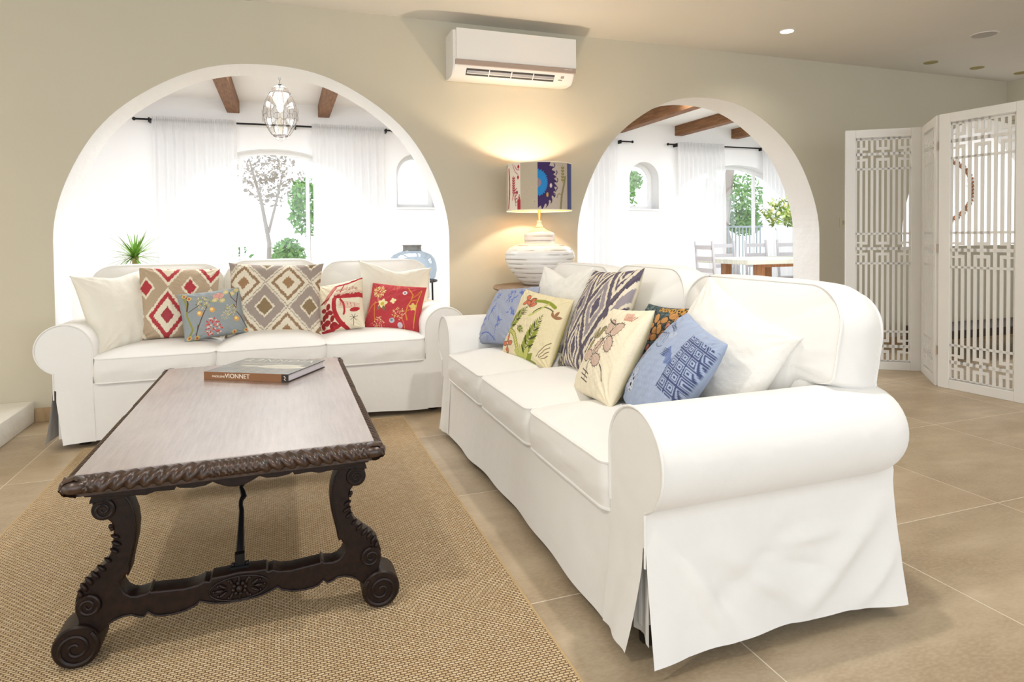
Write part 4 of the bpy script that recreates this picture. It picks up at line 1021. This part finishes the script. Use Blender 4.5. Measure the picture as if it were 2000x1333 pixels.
for i in range(len(prof)-1):
    for k in range(4): t = k/4; fine.append((prof[i][0]*(1-t)+prof[i+1][0]*t, prof[i][1]*(1-t)+prof[i+1][1]*t))
fine.append(prof[-1]); fine = [(r+(.0016*math.sin(z*2*PI/.031) if .02 < z < .36 else 0), z) for r, z in fine]
MB().lathe(fine, 72).build('lamp_base', ceramic(), lp, angle=80)
MB().lathe([(.010, .44), (.010, .56), (.017, .565), (.017, .60)], 16).build('stem', plain('brass_fitting', (.7, .5, .22), .3, .9), lp)
# drum shade: patchwork of printed panels outside, gold inside
SR, SZ0, SZ1 = .226, .512, .826
na, nz = 420, 120; ang = np.linspace(0, 2*PI, na, endpoint=False); zz = np.linspace(0, 1, nz); A, Z = np.meshgrid(ang, zz, indexing='ij')
camdir = math.atan2(-LY, -LX); rel = (A-camdir+PI) % (2*PI)-PI     # 0 = seen side, + to the right
xcm = rel*SR*100; ycm = (Z-.5)*31.4
cvs = Canvas(np.zeros_like(A), np.zeros_like(A), 1, 1, (198, 186, 168), 4); cvs.x = xcm; cvs.y = ycm
beige = (190, 178, 158); cream = (232, 222, 208); red = (176, 48, 62); pur = (62, 42, 92); blu = (40, 132, 200)
cvs.put((xcm < -13.0).astype(float), cream)
for k in range(7): cvs.leaf((-19.2, -5+k*1.6), 2.3, 2.4, .5, red); cvs.leaf((-19.2, -5+k*1.6), .85, 2.4, .5, red)
cvs.line([(-19.2, -6), (-19.2, 7)], .4, red); cvs.curve((-18, 14), (-16, 10), (-14, 11), .7, (190, 120, 130)); cvs.curve((-20, 15), (-18, 9), (-15, 8), .6, (190, 120, 130))
for p in ((-14.6, 13), (-16, -4), (-15, 6)): cvs.ell(p, .8, 1.3, 0, red)
cvs.put(((xcm > -15.8) & (xcm < -13.0) & (ycm < -7+2*np.sin(xcm*3))).astype(float), red)
for k in range(5): cvs.curve((-17-k*.2, -13+k*2.2), (-18-k*.1, -11+k*2.2), (-16.2, -10+k*2.2), .5, pur if k % 2 else red)
cvs.line([(-21, -9), (-19.5, -4), (-18.5, -9)], .7, (200, 120, 110))
cvs.curve((-26, -14), (-23, -2), (-25, 12), 1.6, red); cvs.put((xcm < -27).astype(float), beige)
cvs.put(((xcm > -13.0) & (xcm < -.8)).astype(float), beige)
m2 = (xcm >= -.8) & (xcm < 24); cvs.put(m2.astype(float), (192, 178, 164))
dd = np.hypot((xcm+.8)/1.0, (ycm-2)/1.35); th = np.arctan2(ycm-2, xcm+.8)
cvs.put((m2 & (dd < 12.3+.9*np.sin(th*26+dd))).astype(float), pur); cvs.put((m2 & (dd < 6.4+.4*np.sin(th*30))).astype(float), blu); cvs.put((m2 & (dd < 2.2)).astype(float), (150, 130, 140))
for k in range(9):
    a = -1.15+k*.29; p = (-.8+13.2*math.cos(a), 2+1.35*13.2*math.sin(a)); cvs.curve(p, (p[0]+1.4, p[1]+1.5), (p[0]+.2, p[1]+2.6), .6, pur)
cvs.put((m2 & (dd < 0)).astype(float), pur)
for p in ((5.5, -6), (8.0, 0)): cvs.ell(p, .8, 1.5, 0, (206, 158, 70) if p[0] < 7 else (220, 200, 200))
cvs.line([(15.5, -15), (16.5, -6), (19, 2), (20, 6)], 1.7, (140, 134, 96)); cvs.curve((16, -6), (13, -4), (12.4, -8), .6, (140, 134, 96))
for k in range(5): cvs.leaf((17.5, 3+k*2), .9, 2.4, .6, (140, 138, 70)); cvs.leaf((17.5, 3+k*2), 2.3, 2.4, .6, (140, 138, 70))
cvs.line([(17.5, 2), (17.5, 14)], .5, (150, 140, 70)); cvs.put(((xcm > 22.5) & (xcm < 30)).astype(float), (70, 78, 130))
cvs.grain(.05); sh = MB(); P = np.stack([SR*np.cos(A), SR*np.sin(A), SZ0+(SZ1-SZ0)*Z], -1)
for yv in range(0): pass
sh.grid(P, cols=np.clip(cvs.C, 0, 1), cu=True); sho = sh.build('lamp_shade', m_pat, lp, recalc=False, angle=180)
gold = plain('gold_foil_lining', (0.85, 0.56, 0.20), .45, .6)
MB().lathe([(SR-.003, SZ0), (SR-.003, SZ1)], 96, cap=False).build('lining', gold, sho)
m_rim = plain('ivory_rim_tape', (.86, .80, .66), .7)
for z in (SZ0, SZ1): MB().tube([(SR*math.cos(t), SR*math.sin(t), z) for t in np.linspace(0, 2*PI, 96, endpoint=False)], .0034, 6, closed=True).build('trim', m_rim, sho)
sp_ = MB()
for k in range(3): a = k*2*PI/3; sp_.tube([(0, 0, .566), (SR*math.cos(a), SR*math.sin(a), .566)], .0022, 6)
sp_.build('spider', m_iron, sho)
MB().blob((0, 0, .635), (.030, .030, .038), 20, 12).build('bulb', emis('warm_bulb', (1, .74, .42), 14), lp)
def pt(name, loc, power, col, r=.03):
    d = bpy.data.lights.new(name, 'POINT'); d.energy = power; d.color = col; d.shadow_soft_size = r; o = bpy.data.objects.new(name, d); COL.objects.link(o); o.location = loc; return o
pt('table_lamp_light', (LX, LY, .7245+.70), 20, (1, .85, .64), .025)
pt('floor_lamp_light', (-2.35, 3.75, 1.15), 6, (1, .66, .34), .06)

# ---------------------------------------------------------------- air conditioner
AX0, AX1 = 1.10, 2.005
ac = empty('air_conditioner', ((AX0+AX1)/2, WY, 2.32), 'white wall-mounted air conditioner above the table lamp', 'air conditioner')
hw = (AX1-AX0)/2
body = [(0, .158), (-.185, .158), (-.205, .150), (-.212, .13), (-.214, -.086), (-.209, -.10), (-.165, -.150), (-.150, -.157), (-.07, -.160), (0, -.150)]
P = []
for k, xx in ((0, -hw), (1, -hw+.012), (1, hw-.012), (0, hw)):
    P.append([(xx, y*(1 if k else .965), z*(1 if k else .975)) for y, z in body])
bmh = MB(); bmh.grid(np.array(P)); nb = len(body); bmh.f.append(tuple(range(nb))); bmh.mi.append(0); bmh.f.append(tuple(range(3*nb, 4*nb))); bmh.mi.append(0)
bmh.build('housing', m_acw, ac, angle=30)
MB().box((-hw+.02, -.226, -.052), (hw+.010-.004, -.208, .160)).build('front_panel', m_acw, ac, smooth=False, bevel=.004)
MB().box((-hw+.012, -.229, -.087), (hw, -.205, -.053)).build('trim_strip', m_acstrip, ac, smooth=False, bevel=.002)
# outlet slot in the slanted lower front
sl0 = Vector((0, -.209, -.100)); sl1 = Vector((0, -.165, -.150)); dv = (sl1-sl0); nv_ = Vector((0, dv.z, -dv.y)).normalized()
if nv_.z > 0: nv_ = -nv_
def slab(x0, x1, a, b, off, th, name, mat, parent=None, bv=0):
    p0 = sl0+dv*a; p1 = sl0+dv*b; q = MB(); vs = []
    for x in (x0, x1):
        for p in (p0, p1):
            for o in (off, off+th): v = p+nv_*o; vs.append((x, v.y, v.z))
    q.add(vs, [(0, 1, 3, 2), (4, 6, 7, 5), (0, 4, 5, 1), (2, 3, 7, 6), (0, 2, 6, 4), (1, 5, 7, 3)]); return q.build(name, mat, parent or ac, smooth=False, bevel=bv)
outl = slab(-hw+.095, hw-.155, .08, .86, -.006, .0075, 'air_outlet', m_acdark)
slab(-hw+.10, hw-.158, .26, .56, .002, .003, 'louver', m_acgrey, outl); slab(-hw+.10, hw-.158, .56, .62, .0005, .006, 'louver', m_acw, outl)
for k in range(1, 4): xk = -hw+.095+(2*hw-.25)*k/4; slab(xk-.003, xk+.003, .06, .80, .0, .007, 'vane', m_acw, outl)
slab(hw-.105, hw-.080, .12, .40, .0005, .0012, 'display', m_marks); slab(hw-.12, hw-.088, .55, .68, .0005, .0012, 'display', m_marks)
tx = MB()
for k in range(6): tx.box((hw-.088+k*.0105, -.2298, -.066), (hw-.0815+k*.0105, -.2288, -.0605))
tx.build('marking', plain('pale_lettering', rgb(214, 204, 196), .5), ac, smooth=False)

# ---------------------------------------------------------------- folding screen
scr = empty('folding_screen', (4.42, 3.30, 0), 'white lacquered folding screen with fretwork lattice panels', 'folding screen')
def screen_panel(pa, pb):
    pa = Vector((*pa, 0)); pb = Vector((*pb, 0)); d = pb-pa; Wd = d.length; ang = math.atan2(d.y, d.x); T = .026; H = 1.86; sw = .072
    fr = MB()
    def bx(m, x0, x1, z0, z1, t=T, yo=0): m.box((x0, -t/2+yo, z0), (x1, t/2+yo, z1))
    bx(fr, 0, sw, .0, H); bx(fr, Wd-sw, Wd, .0, H); bx(fr, sw, Wd-sw, H-.062, H); bx(fr, sw, Wd-sw, .0, .062)
    fo = fr.build('panel_frame', m_lacq, scr, smooth=False, bevel=.003)
    la = MB(); x0 = sw-.002; x1 = Wd-sw+.002; t = .010; z0 = .055; z1 = H-.055; N = 10; span = x1-x0; s = .0205; b = (span-2*.012-N*s)/(N-1); ex = .012
    xs = [x0+ex+i*(s+b) for i in range(N)]         # slot left edges
    bx(la, x0, xs[0], z0, z1, t); bx(la, xs[-1]+s, x1, z0, z1, t)
    bands = [(1.555, 1.785), (.825, 1.055), (.068, .298)]; hb = .011; cut = .020
    def bar(i, za, zb): bx(la, xs[i]+s, xs[i+1], za, zb, t)
    broken = (1, 3, 5, 7)          # bars between slots (1|2),(3|4),(5|6),(7|8)
    for i in range(N-1):
        if i not in broken: bar(i, z0, z1)
        else:
            z = z0
            for (a, c) in sorted(bands):
                m = (a+c)/2; bar(i, z, m-hb-cut); z = m+hb+cut; bar(i, m-hb, m+hb)
            bar(i, z, z1)
    for (a, c) in bands:
        m = (a+c)/2
        for zc in (a, m, c): bx(la, x0, x1, zc-hb*(.7 if zc != m else 1), zc+hb*(.7 if zc != m else 1), t)
        for i in (1, 4, 5, 8): bx(la, xs[i]-.001, xs[i]+s+.001, m+hb+cut, m+hb+cut+.022, t); bx(la, xs[i]-.001, xs[i]+s+.001, m-hb-cut-.022, m-hb-cut, t)
        for i in (0, 9): bx(la, xs[i]-.001, xs[i]+s+.001, m+.040, m+.052, t); bx(la, xs[i]-.001, xs[i]+s+.001, m-.052, m-.040, t)
    bx(la, x0, x1, z1-.018, z1, t); bx(la, x0, x1, z0, z0+.014, t)
    lo = la.build('lattice', m_lacq, fo, smooth=False)
    fo.location = (pa.x-4.42, pa.y-3.30, 0); fo.rotation_euler = (0, 0, ang)
screen_panel((4.272, 2.600), (4.222, 3.130)); screen_panel((4.226, 3.146), (4.570, 3.516)); screen_panel((4.572, 3.535), (4.140, 3.835))
for p in ((4.217, 3.139), (4.585, 3.523)):
    for z in (.25, .95, 1.65): MB().lathe([(.006, -.03), (.006, .03)], 10, (p[0]-4.42, p[1]-3.30, z)).build('hinge', m_acstrip, scr)

# mirror in the niche, dark bench behind the screen
mr = empty('wall_mirror', (8.498, 6.26, 1.63), 'round mirror with a brown beaded rattan frame seen through the folding screen', 'mirror', None, -PI/2)
mr.scale = (1.32, 1.32, 1.32)
q = MB(); q.lathe([(0, 0), (.29, 0), (.29, .012), (0, .012)], 64); q.v = [(x, -z, y) for x, y, z in q.v]; q.build('mirror_glass', plain('mirror', (.95, .95, .95), .03, 1.0), mr)
m_rat = wood('brown_rattan', rgb(84, 52, 34), rgb(150, 100, 66), (20, 20, 20), .6)
q = MB()
for k in range(56):
    a = 2*PI*k/56; q.blob((.315*math.cos(a), -.012, .315*math.sin(a)), (.026, .016, .012), 8, 6, R=Matrix.Rotation(-a, 3, 'Y'))
q.tube([(.300*math.cos(t), -.010, .300*math.sin(t)) for t in np.linspace(0, 2*PI, 64, endpoint=False)], .010, 6, closed=True); q.build('rattan_frame', m_rat, mr)
be = empty('bench', (5.9, 3.95, 0), 'low dark bench half hidden behind the folding screen', 'bench')
m_dk = plain('dark_wood', (.03, .018, .012), .5); MB().box((-.75, -.2, .17), (.75, .2, .24)).build('seat', m_dk, be, smooth=False, bevel=.006)
for sx in (-1, 1):
    for sy in (-1, 1): MB().box((sx*.70-.025, sy*.16-.025, 0), (sx*.70+.025, sy*.16+.025, .17)).build('leg', m_dk, be, smooth=False)
sw_ = empty('light_switch', (4.765, WY, 1.16), 'small cream wall switch left of the folding screen', 'switch')
MB().box((-.042, -.009, -.042), (.042, 0, .042)).build('plate', plain('cream_switch', rgb(205, 196, 172), .5), sw_, smooth=False, bevel=.003); MB().box((-.016, -.013, -.02), (.016, -.008, .02)).build('rocker', plain('grey_rocker', rgb(170, 164, 146), .4), sw_, smooth=False, bevel=.002)

# ---------------------------------------------------------------- ceiling fittings
def disc_fitting(name, loc, r, mat, label, cat, group=None, ring=None):
    o = empty(name, loc, label, cat, group)
    MB().lathe([(0, -.004), (r*.86, -.004), (r*.86, 0), (0, 0)], 36).build('lens' if name != 'ceiling_speaker' else 'grille', mat, o)
    MB().lathe([(r*.86, -.003), (r, -.006), (r*1.04, 0)], 36, cap=False).build('trim_ring', ring or m_wframe, o)
disc_fitting('recessed_light', (3.585, 3.854, CZ), .052, emis('lit_lens', (1, .97, .9), 9), 'lit round recessed ceiling light above the right arch', 'ceiling light')
disc_fitting('ceiling_speaker', (5.12, 3.45, CZ), .095, plain('speaker_mesh', rgb(186, 180, 172), .7, bump=.5, bscale=500), 'round grey speaker grille in the ceiling', 'ceiling speaker', ring=m_ceil)
for i, x in enumerate((5.474, 6.069, 6.673)):
    disc_fitting('recessed_light', (x, 4.15, CZ), .055, plain('unlit_amber_lens', rgb(150, 142, 84), .5), ['unlit recessed light left of the other two along the far wall', 'unlit recessed light between the other two along the far wall', 'unlit recessed light at the right frame edge along the far wall'][i], 'ceiling light', 'unlit recessed lights by the far wall', ring=plain('amber_ring', rgb(160, 150, 100), .5))

# ---------------------------------------------------------------- sunroom things
pl = empty('pendant_lantern', (-.012, 5.9, 2.70), 'wire and clear glass pendant lantern hanging in the sunroom', 'pendant lamp')
m_wire = plain('rusty_wire', rgb(96, 84, 76), .5, .5)
def lr(z):   # radius profile of the glass body, z from -.37 (top) to -.80 (bottom)
    t = min(1, max(0, (z+.375)/(-.365))); return .052+.090*math.sin(PI*(t*.88+.08))**.75
gl = MB(); gl.lathe([(lr(-.375-.365*i/20)-.003, -.375-.365*i/20) for i in range(21)], 32, cap=False); gl.lathe([(.052, -.74), (.045, -.775), (.018, -.79), (.0, -.80)], 16, cap=False); gl.lathe([(.075, -.372), (.068, -.335), (.03, -.312), (.0, -.31)], 24, cap=False)
gl.build('glass_body', m_lglass, pl)
wr_ = MB()
for k in range(8):
    a = k*PI/4+.2; wr_.tube([(lr(z)*math.cos(a), lr(z)*math.sin(a), z) for z in np.linspace(-.375, -.74, 16)], .0024, 5)
    wr_.tube([((.076*math.cos(t*1.2))*math.cos(a), (.076*math.cos(t*1.2))*math.sin(a), -.372+.06*math.sin(t)) for t in np.linspace(0, PI/2, 6)], .0018, 5)
    a2 = a+PI/8; R = lr(-.54)+.002; c = Vector((R*math.cos(a2), R*math.sin(a2), -.54)); tx_ = Vector((-math.sin(a2), math.cos(a2), 0))
    for dz, rr in ((0, .032), (-.055, .026)):
        wr_.tube([c+tx_*rr*math.cos(t)+Vector((0, 0, dz+rr*math.sin(t))) for t in np.linspace(0, 2*PI, 18, endpoint=False)], .0018, 5, closed=True)
for z, r in ((-.372, .084), (-.385, .078), (-.740, .06), (-.748, .055)): wr_.tube([(r*math.cos(t), r*math.sin(t), z) for t in np.linspace(0, 2*PI, 32, endpoint=False)], .003, 6, closed=True)
wr_.build('wire_cage', m_wire, pl)
ch = MB()
for k in range(11):
    z = -.015-k*.026; ax = Vector((1, 0, 0)) if k % 2 else Vector((0, 1, 0)); ch.tube([ax*.008*math.cos(t)+Vector((0, 0, z+.016*math.sin(t))) for t in np.linspace(0, 2*PI, 12, endpoint=False)], .0022, 5, closed=True)
ch.lathe([(.014, -.325), (.014, -.30)], 12); ch.lathe([(.045, -.012), (.045, 0)], 24); ch.build('chain', m_iron, pl)
MB().lathe([(.016, -.43), (.020, -.40), (.016, -.38)], 14).build('socket', plain('grey_socket', rgb(130, 122, 118), .5), pl)
MB().blob((0, 0, -.485), (.030, .030, .055), 18, 12).build('bulb', emis('filament_glow', (1, .85, .55), 5), pl)

pp = empty('potted_plant', (-1.045, 5.4, 0), 'spiky green potted plant rising behind the left of the back sofa', 'plant')
MB().lathe([(0, 0), (.13, 0), (.17, .30), (.185, .32), (.17, .34), (.15, .30), (0, .29)], 36).build('pot', plain('white_planter', (.82, .82, .8), .5), pp)
MB().tube([(0, 0, .29), (.01, 0, .6), (0, 0, .94)], [.022, .018, .022], 10).build('stem', plain('green_brown_cane', rgb(140, 130, 80), .8, bump=.4), pp)
rnd = random.Random(12); lf = MB()
for k in range(78):
    a = rnd.uniform(0, 2*PI); el = rnd.uniform(-.35, 1.45); L = rnd.uniform(.15, .26); d = Vector((math.cos(a)*math.cos(el), math.sin(a)*math.cos(el), math.sin(el))); sd = Vector((-math.sin(a), math.cos(a), 0)); base = Vector((0, 0, .915+rnd.uniform(0, .04)))
    P = []
    for i in range(7):
        t = i/6; c = base+d*L*t+Vector((0, 0, -.05*t*t*(1-.5*max(0, math.sin(el))))); w = .0085*(1-t)**.6*(.5+min(1, t*4)*.5); up = sd.cross(d)
        P.append([c-sd*w, c+up*w*.3, c+sd*w])
    lf.grid(np.array([[tuple(v) for v in r] for r in P]))
def leafm(name, c1, c2):
    t = NT(name); t.base(t.mix(t.noise(t.coord(), 14, 2), c1, c2)); t.set(Roughness=.45); return t.m
o = lf.build('leaves', leafm('glossy_green_blades', (.05, .16, .01), (.22, .42, .04)), pp, recalc=False)

jr = empty('glass_jar', (1.004, 5.3, 0), 'large blue-grey glass jar in a dark iron stand behind the back sofa', 'jar')
jp = [(0, .66), (.08, .662), (.15, .68), (.19, .73), (.203, .79), (.200, .84), (.185, .885), (.155, .92), (.11, .94), (.084, .948), (.075, .958), (.073, .985), (.079, 1.0)]
MB().lathe(jp, 56, cap=False).build('glass', m_jar, jr)
MB().lathe([(.079, .950), (.0765, .958), (.0748, .985), (.081, 1.001)], 48, cap=False).build('neck_collar', plain('mottled_pewter', rgb(120, 120, 118), .35, .7, bump=.6, bscale=70, var=.4), jr)
ir = MB(); ir.tube([(.2*math.cos(t), .2*math.sin(t), .70) for t in np.linspace(0, 2*PI, 48, endpoint=False)], .009, 8, closed=True); ir.tube([(.13*math.cos(t), .13*math.sin(t), .655) for t in np.linspace(0, 2*PI, 40, endpoint=False)], .008, 8, closed=True)
for k in range(4): a = k*PI/2+.4; ir.tube([(.2*math.cos(a), .2*math.sin(a), .70), (.205*math.cos(a), .205*math.sin(a), .35), (.22*math.cos(a), .22*math.sin(a), 0)], .008, 8); ir.tube([(.2*math.cos(a), .2*math.sin(a), .70), (.13*math.cos(a), .13*math.sin(a), .655)], .006, 6)
ir.build('iron_stand', m_iron, jr)

# dining table and chairs
dt = empty('dining_table', (6.65, 6.72, 0), 'long pale-topped dining table on wooden legs in the sunroom', 'dining table')
m_dtop = wood('whitewashed_top', rgb(196, 198, 184), rgb(222, 222, 212), (1, 8, 1), .5, 0, .4, 5, .1); m_dleg = wood('honey_pine', rgb(150, 98, 62), rgb(196, 146, 104), (10, 10, 1), .5)
MB().box((-1.45, -.50, .70), (1.45, .50, .76)).build('tabletop', m_dtop, dt, smooth=False, bevel=.004)
for x in (-1.12, -.46): MB().box((x-.05, -.36, 0), (x+.05, -.26, .70)).build('leg', m_dleg, dt, smooth=False, bevel=.004); MB().box((x-.05, .26, 0), (x+.05, .36, .70)).build('leg', m_dleg, dt, smooth=False, bevel=.004)
MB().box((-1.12, -.33, .655), (-.46, -.30, .70)).build('rail', m_dleg, dt, smooth=False)
m_chair = plain('shaded_white_wood', (0.50, 0.49, 0.52), .45, var=.01)  # white paint greyed, the chairs' backlit shade put into the base colour
def make_chair(loc, rz, label):
    r = empty('dining_chair', loc, label, 'chair', 'white ladder-back dining chairs', rz)
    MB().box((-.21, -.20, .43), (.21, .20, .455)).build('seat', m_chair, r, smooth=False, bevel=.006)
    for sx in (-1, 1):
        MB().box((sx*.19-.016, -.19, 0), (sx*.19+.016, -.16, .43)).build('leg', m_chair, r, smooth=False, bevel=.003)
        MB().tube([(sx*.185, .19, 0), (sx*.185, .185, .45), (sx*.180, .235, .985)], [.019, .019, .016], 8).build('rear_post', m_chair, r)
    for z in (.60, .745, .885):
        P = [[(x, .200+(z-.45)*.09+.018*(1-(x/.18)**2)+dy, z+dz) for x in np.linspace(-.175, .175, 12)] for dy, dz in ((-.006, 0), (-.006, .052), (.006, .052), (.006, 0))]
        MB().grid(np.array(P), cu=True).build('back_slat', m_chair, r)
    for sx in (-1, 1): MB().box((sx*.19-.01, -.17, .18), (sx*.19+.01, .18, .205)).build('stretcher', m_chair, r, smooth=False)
    return r
c0 = make_chair((4.96, 6.72, 0), PI*0, 'white ladder-back chair farthest left behind the dining table')
def cc(loc, rz, label): c = copy_tree(c0); c.location = loc; c.rotation_euler = (0, 0, rz); c['label'] = label; return c
c0.location = (5.86, 7.28, 0)
cc((6.42, 7.28, 0), 0, 'middle one of three white ladder-back chairs behind the dining table')
cc((6.99, 7.28, 0), 0, 'white ladder-back chair behind the dining table, partly hidden by the flower vase')
cc((5.12, 6.63, 0), PI/2-.05, 'white ladder-back chair at the near left end of the dining table')
fv = empty('flower_vase', (6.37, 6.62, .761), 'glass vase of yellow-green flowers on the dining table', 'vase')
MB().lathe([(0, 0), (.055, 0), (.07, .02), (.075, .28), (.06, .34), (.065, .40)], 32, cap=False).build('vase', glass_mat('green_glass', (.72, .80, .62)), fv)
stm = MB(); rnd = random.Random(4); bl = MB(); fl = MB(); tips = []
for k in range(80):
    a = rnd.uniform(0, 2*PI); s = rnd.uniform(.05, .46); tip = Vector((s*math.cos(a), s*math.sin(a), .40+.42*math.sqrt(max(0, 1-(s/.50)**2))*rnd.uniform(.1, 1)+.02)); tips.append(tip)
    stm.tube([(rnd.uniform(-.03, .03), rnd.uniform(-.03, .03), .03), (tip.x*.2, tip.y*.2, .40), tuple(tip)], .003, 5)
for tip in tips:
    for j in range(9):
        c = tip+Vector((rnd.gauss(0, .035), rnd.gauss(0, .035), rnd.gauss(0, .04))); d = Vector((rnd.gauss(0, 1), rnd.gauss(0, 1), rnd.gauss(0, 1))).normalized(); e_ = d.cross(Vector((rnd.gauss(0, 1), rnd.gauss(0, 1), 1))).normalized(); s = rnd.uniform(.025, .05)
        bl.add([c-d*s, c+e_*s*.4, c+d*s, c-e_*s*.4], [(0, 1, 2, 3)])
    if rnd.random() < .6: fl.blob(tuple(tip+Vector((rnd.gauss(0, .02), rnd.gauss(0, .02), .02))), (.022, .022, .026), 8, 6)
stm.build('stems', leafm('stem_green', (.12, .22, .04), (.2, .32, .08)), fv); bl.build('leaves', leafm('bouquet_green', (.05, .13, .015), (.30, .38, .06)), fv, smooth=False, recalc=False)
o = fl.build('blossoms', plain('pale_yellow_petals', (.75, .68, .30), .6, var=.2), fv)
